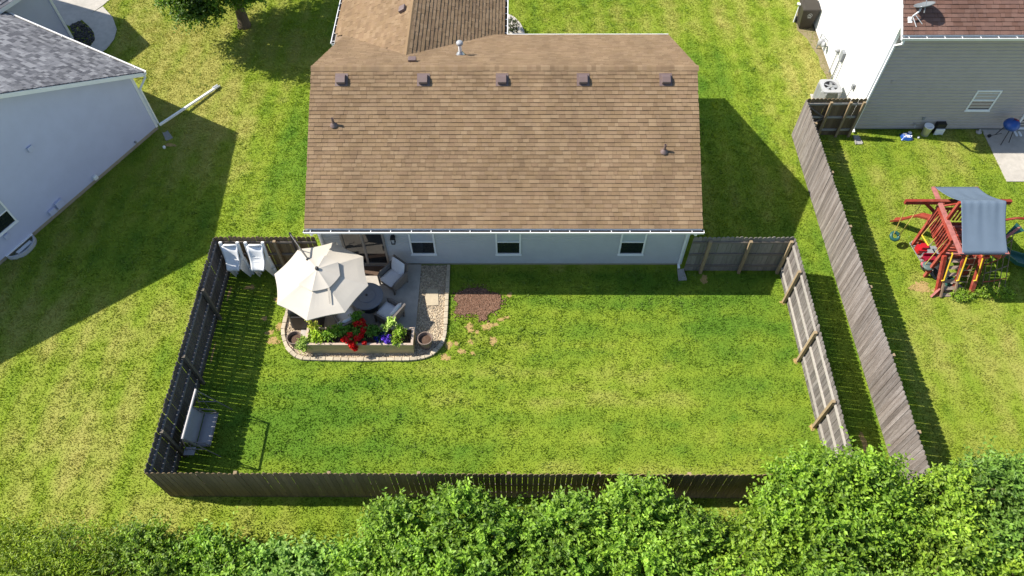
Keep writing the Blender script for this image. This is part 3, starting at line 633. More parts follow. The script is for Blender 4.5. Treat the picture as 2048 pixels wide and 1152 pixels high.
# ---------------------------------------------------------------- left neighbour
lh = thing('neighbour_house', 'pale blue grey house with a grey shingle roof on the left', 'house', tuple(lp(4, -5)))
def quadwall(mb, pts): mb.add(pts, [tuple(range(len(pts)))])
hwL = 6.0; kL = .545; LZ = 2.75
w0 = lp(0); w1 = lp(11.5)
mb = B(); mb.extrude([w0 + vec(0, 0, .16), w1 + vec(0, 0, .16), w1 + vec(0, 0, LZ - .1), lp(5.75, 0, LZ + 5.75 * kL - .05), w0 + vec(0, 0, LZ - .1)], LE * .2); mb.extrude([w0 - LN * .21 + vec(0, 0, .16), w0 + LE * 12 + vec(0, 0, .16), w0 + LE * 12 + vec(0, 0, LZ - .1), w0 - LN * .21 + vec(0, 0, LZ - .1)], LD * .2)
mb.build('wall', SIDE_B, lh)
sw = MB(); z = .18; ex = .11
while z < LZ + 5.7 * kL - .3:
    a0 = 0.0 if z < LZ - .15 else (z + ex - LZ + .12) / kL; a1 = 11.5 - a0; zt = z + ex
    sw.add([lp(a0, .014, z), lp(a1, .014, z), lp(a1, .002, zt), lp(a0, .002, zt), lp(a0, .002, z), lp(a1, .002, z)], [(0, 1, 2, 3), (4, 5, 1, 0)]); z = zt
sw.build('siding', SIDE_B, lh)
mb = B(); mb.extrude([lp(0, -.02, -.1), lp(11.5, -.02, -.1), lp(11.5, -.02, .17), lp(0, -.02, .17)], LE * .1); mb.build('foundation', FOUND, lh)
mb = B(); mb.extrude([lp(-.02, .03, .15), lp(.09, .03, .15), lp(.09, .03, LZ - .12), lp(-.02, .03, LZ - .12)], LE * .03); mb.build('corner_board', WHITE, lh)
oh = .42
def lr(s, e_, z): return LC + LD * s + LN * oh + LE * e_ + vec(0, 0, z)     # roof coordinates
e0 = -.25; eh = e0 + hwL
prof = [(e0, LZ), (eh, LZ + hwL * kL), (eh + hwL, LZ)]
mb = B(); mb.extrude([lr(s, 0, z) for s, z in prof] + [lr(s, 0, z - .16) for s, z in reversed(prof)], LE * 13); lroof = mb.build('roof', WHITE, lh)
tabs = []; sL = math.sqrt(1 + kL * kL)
shingle_plane(tabs, lr(e0 - .02, 12.98, LZ + .0), -LE, LD + vec(0, 0, kL), 12.96, hwL * sL, 44, GREYS, seed=21)
cp = Vector((0, -15.1, 20.8))
emit_shingles(tabs, lroof, GREYS, 300, lambda t_: (t_[0] - Vector((-16.2, 6.5, 4))).length)
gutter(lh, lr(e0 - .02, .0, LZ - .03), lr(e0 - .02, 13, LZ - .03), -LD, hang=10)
downspout(lh, [lr(e0 - .08, .12, LZ - .12), lr(e0 - .08, .12, LZ - .3), lp(-.05, .06, LZ - .75), lp(-.05, .06, .3)])
# long extension lying out across the lawn
mb = B(); a = lp(-.05, .1, .22); b = Vector((-12.5, 9.08, .09)); mb.bar(a, b, .085, .07); ex_ = mb.build('downspout_extension', WHITE); tag(ex_, 'long white downspout extension reaching from the blue house across the lawn', 'downspout')
mb = B(); c2 = Vector((-12.36, 9.34, .035)); mb.bar(b, c2, .13, .015); mb.bar(b + vec(-.06, .03, .03), c2 + vec(-.06, .03, .03), .012, .07); mb.bar(b + vec(.06, -.03, .03), c2 + vec(.06, -.03, .03), .012, .07); o = mb.build('spout_tip', WHITE, None); o.parent = ex_
splash(-13.86, 6.62, .6, 'grey splash block at the foot of the blue house downspout')
mb = B(); mb.lathe([(.045, 0), (.055, .05), (.05, .09), (0, .10)], (-14.13 + .45, 5.79, 0), 12); tag(mb.build('cleanout_cap', PLASTIC, smooth=True), 'small white round cap in the shaded grass by the blue house', 'pipe cap')
def wallbox(name, a, z, w, h, dep, m, parent=lh, bev=.01):
    mb = B(); mb.extrude([lp(a - w / 2, .015, z - h / 2), lp(a + w / 2, .015, z - h / 2), lp(a + w / 2, .015, z + h / 2), lp(a - w / 2, .015, z + h / 2)], LN * dep); return mb.build(name, m, parent, bevel=bev)
wallbox('wall_vent', 4.48, 2.86, .2, .2, .07, SIDE_B); wallbox('dryer_vent', 3.22, .30, .17, .16, .14, PLASTIC, bev=.03)
wallbox('utility_box', 4.82, .42, .30, .30, .11, SIDE_B); wallbox('utility_box', 5.18, .36, .26, .22, .10, SIDE_B); wallbox('hose_bib', 1.15, .3, .06, .08, .1, STEEL); wallbox('wall_outlet', 6.87, .8, .16, .18, .08, SIDE_B)
window(lh, lp(6.75, .012), LD, LN, .95, 1.0, 2.2)
well = thing('window_well', 'pale curved window well at the foot of the blue house', 'window well', tuple(lp(6.75, .3)))
mb = B(); pts = []
for i in range(13):
    a = math.pi * i / 12; pts.append(lp(6.75 - .56 * math.cos(a), .03 + .42 * math.sin(a)))
inn = [lp(6.75 - .5 * math.cos(math.pi * i / 12), .03 + .36 * math.sin(math.pi * i / 12)) for i in range(13)]
ring = [(p.x, p.y) for p in pts]; rin = [(p.x, p.y) for p in inn]
for i in range(12): mb.prism([ring[i], ring[i + 1], rin[i + 1], rin[i]], -.05, .16)
mb.build('well_wall', M('well_plastic', (.45, .45, .46), rough=.6), well)
mb = B(); mb.prism(rin, -.02, .02); mb.build('well_floor', M('well_stone', (.30, .30, .31), rough=.9, var=.3, scale=30), well)
mb = B(); mb.bar(lp(6.4, .14, .06), lp(7.0, .14, .06), .14, .03); mb.build('well_step', PLASTIC, well)
mb = B(); mb.bar(lp(6.18, .035, .17), lp(7.32, .035, .17), .05, .03); mb.build('well_rim', WHITE, well)
# garage wing of the same house
wing = B(); wing.prism(LWING, 0, 2.9); wing.build('garage_wall', SIDE_B, lh)
mb = B(); mb.box(tuple(WCn + vec(0, 0, 1.45)), (.10, .10, 2.9), rz=math.atan2(LD.y, LD.x)); mb.build('corner_board', WHITE, lh)
def wr(s, e_, z): return WCn + LD * s + LE * e_ + vec(0, 0, z)
mb = B(); mb.extrude([wr(-.3, -.48, 3.0), wr(-.3, 4, 5.3), wr(-.3, 8.5, 3.0), wr(-.3, 8.5, 2.86), wr(-.3, 4, 5.16), wr(-.3, -.48, 2.86)], LD * 7); wroof = mb.build('garage_roof', WHITE, lh)
tabs = []; kw = 2.3 / 4.48
shingle_plane(tabs, wr(-.3, -.5, 3.01), LD * -1 if False else LD, LE + vec(0, 0, kw), 7, 4.48 * math.sqrt(1 + kw * kw), 34, GREYS, seed=23)
# the plane's normal must point up
tabs = [(p, u, v, (nn if nn.z > 0 else -nn), k_, w_, ex_2, li, ci) for (p, u, v, nn, k_, w_, ex_2, li, ci) in tabs]
emit_shingles(tabs, wroof, GREYS, 0, lambda t_: 0)
mb = B(); mb.bar(wr(-.3, -.5, 2.95), wr(6.7, -.5, 2.95), .03, .16); mb.build('gutter', WHITE, lh)

# ---------------------------------------------------------------- right neighbour
rh = thing('neighbour_house', 'tall taupe house with bright white side wall at the upper right', 'house', (20, 12, 0))
RE_Y, RE_Z, kR = 6.32, 4.75, .68
mb = B(); mb.prism([(13.07, 6.80), (30, 6.80), (30, 19), (13.07, 19)], .1, 4.9); mb.build('wall', SIDE_N, rh)
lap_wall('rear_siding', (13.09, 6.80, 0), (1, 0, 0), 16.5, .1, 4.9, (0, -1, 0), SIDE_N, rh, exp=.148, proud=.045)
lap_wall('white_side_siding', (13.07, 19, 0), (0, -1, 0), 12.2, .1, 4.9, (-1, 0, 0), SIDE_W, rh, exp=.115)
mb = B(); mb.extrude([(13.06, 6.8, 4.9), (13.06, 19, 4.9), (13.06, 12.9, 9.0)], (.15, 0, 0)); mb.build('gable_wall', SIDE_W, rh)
mb = B(); mb.prism([(13.10, 6.83), (30, 6.83), (30, 18), (13.10, 18)], -.1, .098); mb.build('foundation', M('grey_foundation', (.24, .24, .24), rough=.9, var=.15), rh)
mb = B(); mb.box((13.08, 6.79, 2.5), (.11, .11, 4.8)); mb.build('corner_board', WHITE, rh)
mb = B(); gable(mb, [(RE_Y + .02, RE_Z), (12.9, RE_Z + (12.9 - RE_Y) * kR), (19.5, RE_Z)], 'x', 12.98, 30, th=.14); rroof = mb.build('roof', WHITE, rh)
tabs = []; sR = math.sqrt(1 + kR * kR)
shingle_plane(tabs, (12.99, RE_Y, RE_Z + .004), (1, 0, 0), (0, 1, kR), 9.0, 6.58 * sR, 54, RUST, seed=31)
emit_shingles(tabs, rroof, RUST, 300, lambda t_: t_[0].y + (0 if t_[0].x < 19 else 5))
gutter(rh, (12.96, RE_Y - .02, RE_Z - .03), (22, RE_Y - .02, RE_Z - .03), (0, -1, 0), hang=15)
downspout(rh, [(13.06, RE_Y - .08, RE_Z - .12), (13.06, RE_Y - .08, RE_Z - .3), (13.11, 6.70, 4.05), (13.11, 6.70, .15), (13.11, 6.55, .1)])
window(rh, (17.5, 6.784, 0), (1, 0, 0), (0, -1, 0), .92, 1.02, 2.0)
dr = B(); dr.box((20.3, 6.76, .12), (1.9, .1, .08)); dr.box((19.42, 6.76, 1.15), (.08, .09, 2.0)); dr.box((21.2, 6.76, 1.15), (.08, .09, 2.0)); dr.box((20.3, 6.76, 2.18), (1.9, .09, .07)); rdoor = dr.build('sliding_door', WHITE, rh)
p = B(); p.box((20.3, 6.775, 1.15), (1.7, .03, 1.96)); o = p.build('glass_panel', GLASS, None); o.parent = rdoor
mb = B(); mb.lathe([(.08, 0), (.07, .05), (0, .06)], (0, 0, 0), 12); o = mb.build('wall_vent', SIDE_N, rh); o.matrix_basis = Matrix.Translation((13.75, 6.78, 2.4)) @ Matrix.Rotation(math.pi / 2, 4, 'X')
mb = B(); mb.box((20.0, 6.72, 1.75), (.14, .1, .26)); mb.build('wall_lantern', BLACK, rh)
mb = B(); mb.box((15.65, 6.75, .62), (.09, .05, .14)); mb.build('wall_outlet', GREYP, rh)
mb = B(); mb.tube([(15.42, 6.76, .35), (15.42, 6.66, .35), (15.42, 6.62, .28)], .025, 8); mb.build('hose_bib', STEEL, rh)
splash(13.16, 6.42, .1, 'small pale splash block below the taupe house corner')
# meters and conduits on the white wall
mb = B(); mb.box((12.98, 9.62, 1.30), (.12, .28, .42)); mo = mb.build('electric_panel', GREYP, rh, bevel=.01)
mb = B(); mb.lathe([(.09, 0), (.09, .09), (.06, .13), (0, .13)], n=14); o = mb.build('electric_meter', ACM, rh, smooth=True); o.matrix_basis = Matrix.Translation((13.02, 10.15, 1.15)) @ Matrix.Rotation(-math.pi / 2, 4, 'Y')
for pts, r in (([(12.99, 9.72, 1.1), (12.99, 9.72, .05)], .03), ([(13.0, 10.15, 1.05), (13.0, 10.15, .05)], .022), ([(12.99, 9.35, 1.1), (12.99, 9.35, .0)], .018), ([(12.98, 7.85, 1.2), (12.98, 7.95, .6), (12.8, 8.1, .4)], .02)):
    mb = B(); mb.tube(pts, r, 8); mb.build('conduit', GREYP, rh)
mb = B(); mb.box((12.98, 7.83, 1.27), (.1, .13, .2)); mb.build('disconnect_box', GREYP, rh)
mb = B(); mb.lathe([(.10, -.13), (.12, -.08), (.12, .10), (.08, .15)], (12.82, 11.5, .52), 14, caps=True); gm = mb.build('gas_meter', ACM, rh, smooth=True)
mb = B(); mb.tube([(12.85, 11.75, 0), (12.85, 11.75, .75), (12.9, 11.5, .78), (12.85, 11.25, .75), (12.85, 11.25, .55), (13.05, 11.2, .5)], .025, 8); o = mb.build('gas_pipe', GREYP, None); o.parent = gm
mb = B(); mb.lathe([(.12, 0), (.13, .04), (.0, .06)], n=14); o = mb.build('gas_regulator', ACM, None, smooth=True); o.parent = gm; o.matrix_basis = Matrix.Translation((12.82, 11.2, .62)) @ Matrix.Rotation(-1.2, 4, 'Y')
# satellite dish on the roof edge
dish = thing('satellite_dish', 'dark grey satellite dish on a bent mast at the rusty roof corner', 'satellite dish', (13.25, 6.78, 5.08))
mb = B(); mb.tube([(13.22, 6.72, 5.04), (13.24, 6.70, 5.22), (13.42, 6.80, 5.32), (13.52, 6.95, 5.40)], .03, 8); mb.build('mast', WHITE, dish, smooth=True)
mb = B(); mb.tube([(13.24, 6.70, 5.2), (13.42, 6.52, 4.93)], .012, 6); mb.tube([(13.3, 6.72, 5.26), (13.62, 6.60, 4.98)], .012, 6); mb.build('brace', WHITE, dish)
mb = B(); mb.box((13.21, 6.73, 5.05), (.14, .2, .04), mat=Matrix.Rotation(math.atan(kR), 3, 'X')); mb.build('foot_plate', WHITE, dish)
mb = MB(); mb.lathe([(0, .0), (.12, .008), (.22, .03), (.30, .065), (.33, .085), (.335, .075), (.30, .05), (.2, .012), (0, -.02)], n=28, sx=1.0, sy=.86)
o = mb.build('reflector', DISHM, dish, smooth=True, world=False); o.matrix_parent_inverse = Matrix(); o.matrix_basis = Matrix.Translation((.33, .12, .36)) @ Vector((-.2, .40, .80)).to_track_quat('Z', 'Y').to_matrix().to_4x4() @ Matrix.Scale(1.05, 4)
mb = B(); mb.bar((13.50, 6.62, 5.40), (13.50, 6.86, 5.78), .025, .025); mb.box((13.50, 6.88, 5.80), (.07, .07, .06)); mb.build('feed_arm', GREYP, dish)
# wheeled bin
bn = thing('wheeled_bin', 'dark brown wheeled rubbish bin against the white wall', 'bin', (12.62, 13.35, 0))
mb = B(); 
for (x0, x1, y0, y1, z0, X0, X1, Y0, Y1, z1) in ((-.26, .26, -.28, .24, .04, -.36, .36, -.36, .36, 1.0),):
    mb.add([(x0, y0, z0), (x1, y0, z0), (x1, y1, z0), (x0, y1, z0), (X0, Y0, z1), (X1, Y0, z1), (X1, Y1, z1), (X0, Y1, z1)], [(0, 3, 2, 1), (4, 5, 6, 7), (0, 1, 5, 4), (1, 2, 6, 5), (2, 3, 7, 6), (3, 0, 4, 7)])
mb.build('body', BINM, bn, world=False, bevel=.03)
mb = B(); mb.add([(-.39, -.40, 1.0), (.39, -.40, 1.0), (.39, .40, 1.0), (-.39, .40, 1.0), (-.37, -.37, 1.05), (.37, -.37, 1.05), (.34, .36, 1.12), (-.34, .36, 1.12)], [(0, 3, 2, 1), (4, 5, 6, 7), (0, 1, 5, 4), (1, 2, 6, 5), (2, 3, 7, 6), (3, 0, 4, 7)]); mb.build('lid', BINM, bn, world=False, bevel=.015)
mb = B(); mb.tube([(-.3, .42, 1.0), (.3, .42, 1.0)], .018, 8); mb.build('handle', BINM, bn, world=False)
for s in (-1, 1):
    mb = B(); mb.tube([(s * .27, .27, .13), (s * .33, .27, .13)], .13, 16); mb.build('wheel', BLACK, bn, world=False)
mb = B()
for i in range(16):
    a = 2 * math.pi * i / 16; b2 = 2 * math.pi * (i + 1) / 16
    mb.bar((.0 + .09 * math.cos(a), -.352, .74 + .09 * math.sin(a)), (.09 * math.cos(b2), -.352, .74 + .09 * math.sin(b2)), .014, .006, up=(0, 1, 0))
mb.bar((-.045, -.35, .70), (.045, -.352, .78), .014, .006, up=(0, 1, 0)); mb.bar((-.045, -.352, .78), (.045, -.35, .70), .014, .006, up=(0, 1, 0)); mb.bar((-.08, -.349, .63), (.08, -.349, .63), .02, .006, up=(0, 1, 0))
mb.build('round_emblem', M('bin_white_print', (.6, .6, .58), rough=.6), bn, world=False)
mb = B(); mb.tube([(12.15, 13.62, .9), (12.32, 13.55, .9)], .06, 12); mb.tube([(12.25, 13.58, .0), (12.25, 13.58, .9)], .03, 8); tag(mb.build('vent_pipe_stub', PLASTIC), 'short white pipe poking out left of the brown bin', 'pipe')
# air conditioner
ac = thing('air_conditioner', 'light grey outdoor air conditioner with round fan grille on top', 'air conditioner', (12.38, 8.35, 0))
def rrect(hx, hy, r, n=5):
    p = []
    for cx_, cy_, a0 in ((hx - r, hy - r, 0), (-hx + r, hy - r, 90), (-hx + r, -hy + r, 180), (hx - r, -hy + r, 270)):
        for i in range(n + 1):
            a = math.radians(a0 + 90 * i / n); p.append((cx_ + r * math.cos(a), cy_ + r * math.sin(a)))
    return p
mb = B(); mb.prism(rrect(.36, .36, .12), .06, .80); mb.build('coil_body', M('ac_coil_fins', (.20, .21, .21), rough=.6, var=.15, scale=30), ac, world=False)
for ang in (45, 135, 225, 315):
    a = math.radians(ang); mb = B(); mb.box((.43 * math.cos(a), .43 * math.sin(a), .43), (.10, .26, .74), rz=a); mb.build('corner_panel', ACM, ac, world=False, bevel=.02)
mb = B(); pr_ = rrect(.39, .39, .14, 6); n_ = len(pr_); ci_ = [(.27 * math.cos(2 * math.pi * i / n_ + .1), .27 * math.sin(2 * math.pi * i / n_ + .1)) for i in range(n_)]
mb.add([(x, y, .80) for x, y in pr_] + [(x, y, .86) for x, y in pr_] + [(x, y, .875) for x, y in ci_] + [(x, y, .80) for x, y in ci_], [q for i in range(n_) for q in ((i, (i + 1) % n_, n_ + (i + 1) % n_, n_ + i), (n_ + i, n_ + (i + 1) % n_, 2 * n_ + (i + 1) % n_, 2 * n_ + i), (2 * n_ + i, 2 * n_ + (i + 1) % n_, 3 * n_ + (i + 1) % n_, 3 * n_ + i))])
mb.build('top_cover', ACM, ac, world=False)
mb = B(); mb.lathe([(.0, .805), (.27, .805)], n=20); mb.build('fan_well', BLACK, ac, world=False)
for i in range(5):
    mb = B(); a = i * 2 * math.pi / 5; mb.bar((.05 * math.cos(a), .05 * math.sin(a), .83), (.25 * math.cos(a), .25 * math.sin(a), .83), .12, .006, up=(.3 * math.sin(a), -.3 * math.cos(a), 1)); mb.build('fan_blade', GREYP, ac, world=False)
mb = B(); mb.lathe([(.0, .86), (.07, .86), (.07, .82)], n=14); mb.build('fan_hub', STEEL, ac, world=False)
mb = B(); mb.prism([(-.45, -.45), (.45, -.45), (.45, .45), (-.45, .45)], 0, .055); mb.build('pad', CONC2, ac, world=False)
# things along the taupe wall
kg = thing('kettle_grill', 'blue kettle barbecue with a red patch, on thin black legs', 'barbecue', (18.72, 6.2, .03))
mb = B(); mb.lathe([(0, .58), (.15, .60), (.25, .67), (.285, .76), (.29, .78)], n=22); mb.build('bowl', BLUEP, kg, smooth=True, world=False)
mb = B(); mb.lathe([(.295, .78), (.29, .82), (.24, .92), (.14, .98), (0, 1.0)], n=22); mb.build('lid', BLUEP, kg, smooth=True, world=False)
for a in (250, 330, 110):
    r_ = math.radians(a); mb = B(); mb.tube([(.16 * math.cos(r_), .16 * math.sin(r_), .64), (.30 * math.cos(r_), .30 * math.sin(r_), 0)], .014, 6); mb.build('leg', BLACK, kg, world=False)
mb = B(); mb.tube([(-.42, .12, .07), (-.42, .17, .07)], .07, 12); mb.tube([(-.42, .14, .07), (-.05, .1, .25)], .01, 6); mb.build('wheel', BLACK, kg, world=False)
mb = B(); mb.add([(.02, .0, 1.0), (.18, -.02, .95), (.26, .1, .86), (.2, .2, .86), (.05, .16, .95)], [(0, 1, 2, 3, 4)]); mb.extrude([(.03, .0, 1.005), (.18, -.02, .965), (.25, .1, .90), (.19, .19, .90), (.05, .16, .965)], (0, 0, .012)); mb.build('red_cloth', REDE, kg, world=False)
mb = B(); mb.tube([(-.04, .0, 1.0), (-.04, 0, 1.05), (.04, 0, 1.05), (.04, 0, 1.0)], .012, 6); mb.build('lid_handle', BLACK, kg, world=False)
for x in (19.42, 19.58):
    mb = B(); mb.prism([(x - .045 + .02 * i, y_) for i, y_ in ((0, 6.62), (-.3, 6.5), (0, 6.40), (2, 6.37), (4, 6.40), (4.5, 6.5), (4, 6.62), (2, 6.65))], .032, .06); s_ = mb.build('sandal', PLASTIC, bevel=.006)
    tag(s_, ('left' if x < 19.5 else 'right') + ' white slip-on sandal of the pair by the kettle barbecue', 'sandal', 'pair of sandals')
bk = thing('bucket', 'white plastic bucket leaning by the taupe wall', 'bucket', (15.88, 6.52, 0))
mb = B(); mb.lathe([(.0, .0), (.14, .0), (.165, .42), (.175, .42), (.175, .44)], n=20); mb.build('body', PLASTIC, bk, smooth=True, world=False)
mb = B(); mb.lathe([(.18, .43), (.18, .46), (.0, .465)], n=20); mb.build('lid', PLASTIC, bk, world=False)
mb = B(); mb.tube([(-.17, 0, .40), (-.1, -.14, .475), (.06, -.1, .475), (.17, 0, .40)], .008, 6); mb.build('handle', BLUEP, bk, world=False)
cr = thing('storage_crate', 'black box with a white front panel standing by the taupe wall', 'box', (16.4, 6.6, 0))
mb = B(); mb.box((0, .06, .24), (.36, .2, .48)); mb.build('body', BLACK, cr, world=False, bevel=.01)
mb = B(); mb.box((0, -.08, .14), (.34, .05, .28)); mb.build('white_panel', PLASTIC, cr, world=False)
bg_ = thing('feed_bag', 'crumpled blue and white bag lying in the grass by the taupe wall', 'bag', (15.12, 6.35, 0))
mb = MB(); n_ = 12
for i in range(n_ + 1):
    for j in range(9):
        u_ = i / n_ * 2 - 1; v_ = j / 8 * 2 - 1; e_ = max(0, (1 - u_ ** 4) * (1 - v_ ** 4)) ** .5
        mb.v.append((u_ * .22 * (1 + .06 * math.sin(5 * v_)), v_ * .18 * (1 + .08 * math.sin(4 * u_ + 1)), .02 + .13 * e_ * (1 + .25 * math.sin(7 * u_ + 3 * v_))))
for i in range(n_):
    for j in range(8): q0 = i * 9 + j; mb.f.append((q0, q0 + 9, q0 + 10, q0 + 1))
mb.build('bag', BLUEP, bg_, smooth=True, world=False)
mb = B(); mb.extrude([(-.14, -.12, .135), (.12, -.14, .13), (.16, -.05, .16), (-.1, -.03, .17)], (0, 0, .012)); mb.extrude([(-.17, .03, .15), (-.06, .0, .172), (-.02, .05, .175), (-.15, .1, .14)], (0, 0, .012)); mb.build('white_print', PLASTIC, bg_, world=False)
mb = B(); mb.lathe([(0, 0), (.07, .0), (.075, .12), (.05, .15), (0, .155)], (15.27, 6.5, .0), 14); tag(mb.build('plastic_jug', PLASTIC, smooth=True), 'small white tub beside the crumpled blue bag', 'tub')
mb = B(); mb.lathe([(0, .0), (.04, .01), (.05, .05), (.03, .085), (0, .095)], (15.58, 6.32, 0), 12); tag(mb.build('ball', PLASTIC, smooth=True), 'small white ball in the grass left of the bucket', 'ball')
mb = B(); mb.lathe([(.0, .0), (.1, .0), (.12, .05), (.05, .07), (.045, .16), (0, .17)], (18.02, 6.62, 0), 12); tag(mb.build('garden_ornament', CONC2, smooth=True), 'small pale garden ornament at the slab corner by the taupe wall', 'ornament')

# ---------------------------------------------------------------- playset
ps = thing('playset', 'red wooden playset with blue grey canopy and yellow handles', 'playset', (14.45, .3, 0))
px0, px1, py0, py1, dz = 13.82, 15.1, -.28, 1.08, 1.22
def part(name, m, f, **k_): mb = B(); f(mb); return mb.build(name, m, ps, **k_)
for (x, y) in ((px0, py0), (px1, py0), (px0, py1), (px1, py1)): part('post', REDW, lambda mb: mb.box((x, y, 1.12), (.1, .1, 2.24)))
part('tie_beam', REDP, lambda mb: mb.bar((13.74, 1.76, 2.22), (13.74, -1.02, 2.22), .13, .06))
part('tie_beam', REDP, lambda mb: mb.bar((15.14, 1.76, 2.22), (15.14, -1.02, 2.22), .13, .06))
part('king_post', REDW, lambda mb: mb.bar((13.76, .38, 2.2), (13.76, .38, 3.05), .09, .09))
part('king_post', REDW, lambda mb: mb.bar((15.12, .38, 2.2), (15.12, .38, 3.05), .09, .09))
part('rafter', REDW, lambda mb: mb.bar((13.78, .36, 3.02), (13.9, 1.05, 2.1), .09, .04))
part('ridge_beam', REDW, lambda mb: mb.bar((13.72, .38, 3.0), (15.16, .38, 3.0), .05, .09))
for zz in (dz - .1, dz + .01): part('deck_joist' if zz < dz else 'deck_frame', REDW, lambda mb: (mb.bar((px0, py0, zz - .1), (px1, py0, zz - .1), .05, .14), mb.bar((px0, py1, zz - .1), (px1, py1, zz - .1), .05, .14)))
for i in range(11): part('deck_board', REDW if i % 3 else REDP, lambda mb: mb.bar((px0 - .04, py0 + .06 + i * .125, dz), (px1 + .04, py0 + .06 + i * .125, dz), .10, .03))
# left slatted railing leaning out over the side
for (z_, xo) in ((1.32, 0), (2.0, -.02)): part('rail', REDW, lambda mb: mb.bar((px0 - .04 + xo, py0 - .05, z_), (px0 - .04 + xo, py1 + .05, z_), .05, .10))
part('rail', REDW, lambda mb: mb.bar((px0 - .07, .4, 1.3), (px0 - .07, .4, 2.03), .10, .05, up=(0, 1, 0)))
for i in range(11): part('baluster', REDW, lambda mb: mb.bar((px0 - .085, py0 + .06 + i * .115, 1.27), (px0 - .10, py0 + .06 + i * .115, 2.0), .055, .035, up=(0, 1, 0)))
for i in range(9): part('baluster', REDW, lambda mb: mb.bar((px0 + .15 + i * .13, py1 + .05, 1.27), (px0 + .15 + i * .13, py1 + .05, 1.9), .055, .03, up=(0, 1, 0)))
part('rail', REDW, lambda mb: mb.bar((px0, py1 + .02, 1.9), (px1, py1 + .02, 1.9), .05, .09))
part('swing_beam', REDW, lambda mb: mb.bar((12.62, 1.12, 2.22), (16.05, 1.12, 2.22), .11, .15))
part('beam_brace', REDW, lambda mb: mb.bar((13.3, 1.16, 2.16), (13.8, 1.16, 1.7), .05, .10))
# canopy tarpaulin with soft folds
def tarp():
    mb = MB(); nx_, ny_ = 48, 26; yb, yr, yf = 1.74, .38, -1.0; zb, zr, zf = 2.26, 3.11, 2.24
    for j in range(ny_ + 1):
        t_ = j / ny_
        if t_ < .35: s_ = t_ / .35; y_ = yb + (yr - yb) * s_; z_ = zb + (zr - zb) * s_ - .09 * math.sin(math.pi * s_)
        else: s_ = (t_ - .35) / .65; y_ = yr + (yf - yr) * s_; z_ = zr + (zf - zr) * s_ - .05 * math.sin(math.pi * s_)
        for i in range(nx_ + 1):
            u_ = i / nx_; x_ = 13.76 + (15.17 - 13.76) * u_
            fo = (.008 * math.sin(u_ * 34 + 1.2) + .006 * math.sin(u_ * 19 + .5 + 2 * s_)) * (math.exp(-3 * s_) if t_ >= .35 else .3 * s_)
            sag = -.010 * (math.sin(u_ * math.pi * 3) ** 2) * math.sin(math.pi * s_)
            pin = .03 * math.sin(math.pi * s_) * (1 if u_ > .5 else -1) * abs(2 * u_ - 1) ** 6
            mb.v.append((x_ - pin, y_, z_ + fo + sag))
    for j in range(ny_):
        for i in range(nx_): a = j * (nx_ + 1) + i; mb.f.append((a, a + 1, a + nx_ + 2, a + nx_ + 1))
    o = mb.build('canopy', TARP, ps, smooth=True); sd = o.modifiers.new('thick', 'SOLIDIFY'); sd.thickness = .006
tarp()
part('canopy_rail', M('navy_pipe', (.03, .04, .06), rough=.5), lambda mb: mb.tube([(13.72, -1.0, 2.22), (15.18, -1.0, 2.22)], .03, 8))
# climbing ramp at the front
rx0, rx1 = 14.07, 14.50
for x in (rx0, rx1): part('ramp_side', M('worn_tan_timber', (.22, .15, .10), rough=.8, var=.3, scale=6), lambda mb: mb.bar((x, py0 - .04, dz - .02), (x, -1.12, .02), .05, .13))
for i in range(6):
    s_ = (i + .6) / 6; part('ramp_tread', M('ramp_plank', (.25, .19, .15), rough=.8, var=.3, scale=6, objrand=.2), lambda mb: mb.bar((rx0 + .03, py0 - .04 + (-1.08 - py0) * s_, dz - .04 - 1.2 * s_), (rx1 - .03, py0 - .04 + (-1.08 - py0) * s_, dz - .04 - 1.2 * s_), .12, .03, up=(0, -.6, .8)))
part('ramp_post', REDW, lambda mb: mb.bar((px0 + .03, py0 - .1, 1.3), (13.98, -1.02, .0), .11, .11))
part('ramp_post', REDW, lambda mb: mb.bar((px1, py0 - .1, 1.3), (15.1, -1.02, .0), .13, .13))
part('ramp_post', REDW, lambda mb: mb.bar((14.5, py0 - .08, 1.3), (14.46, -.95, .12), .07, .07))
part('foot_brace', REDP, lambda mb: mb.bar((14.0, -.95, .25), (13.74, -1.14, .03), .07, .05))
for (x, xo) in ((14.03, -.02), (14.52, -.03), (15.04, .02)):
    part('yellow_handle', YELLOW, lambda mb: mb.tube([(x, py0 - .02, 1.36), (x + .01, py0 - .10, 1.44), (x + .01, py0 - .14, 1.42), (x + xo, -.82, .66), (x + xo, -.86, .60), (x + xo - .05, -.84, .54)], .024, 8))
part('ladder_rope', ROPE, lambda mb: (mb.tube([(14.66, py0 - .05, 1.25), (14.66, -.9, .0)], .014, 6), mb.tube([(14.92, py0 - .05, 1.25), (14.92, -.9, .0)], .014, 6)))
for i in range(6):
    s_ = (i + .5) / 6.2; part('rope_rung', M('ladder_rung', (.30, .26, .16), rough=.7), lambda mb: mb.tube([(14.64, py0 - .05 + (-.85 - py0) * s_, 1.25 - 1.25 * s_), (14.94, py0 - .05 + (-.85 - py0) * s_, 1.25 - 1.25 * s_)], .018, 6))
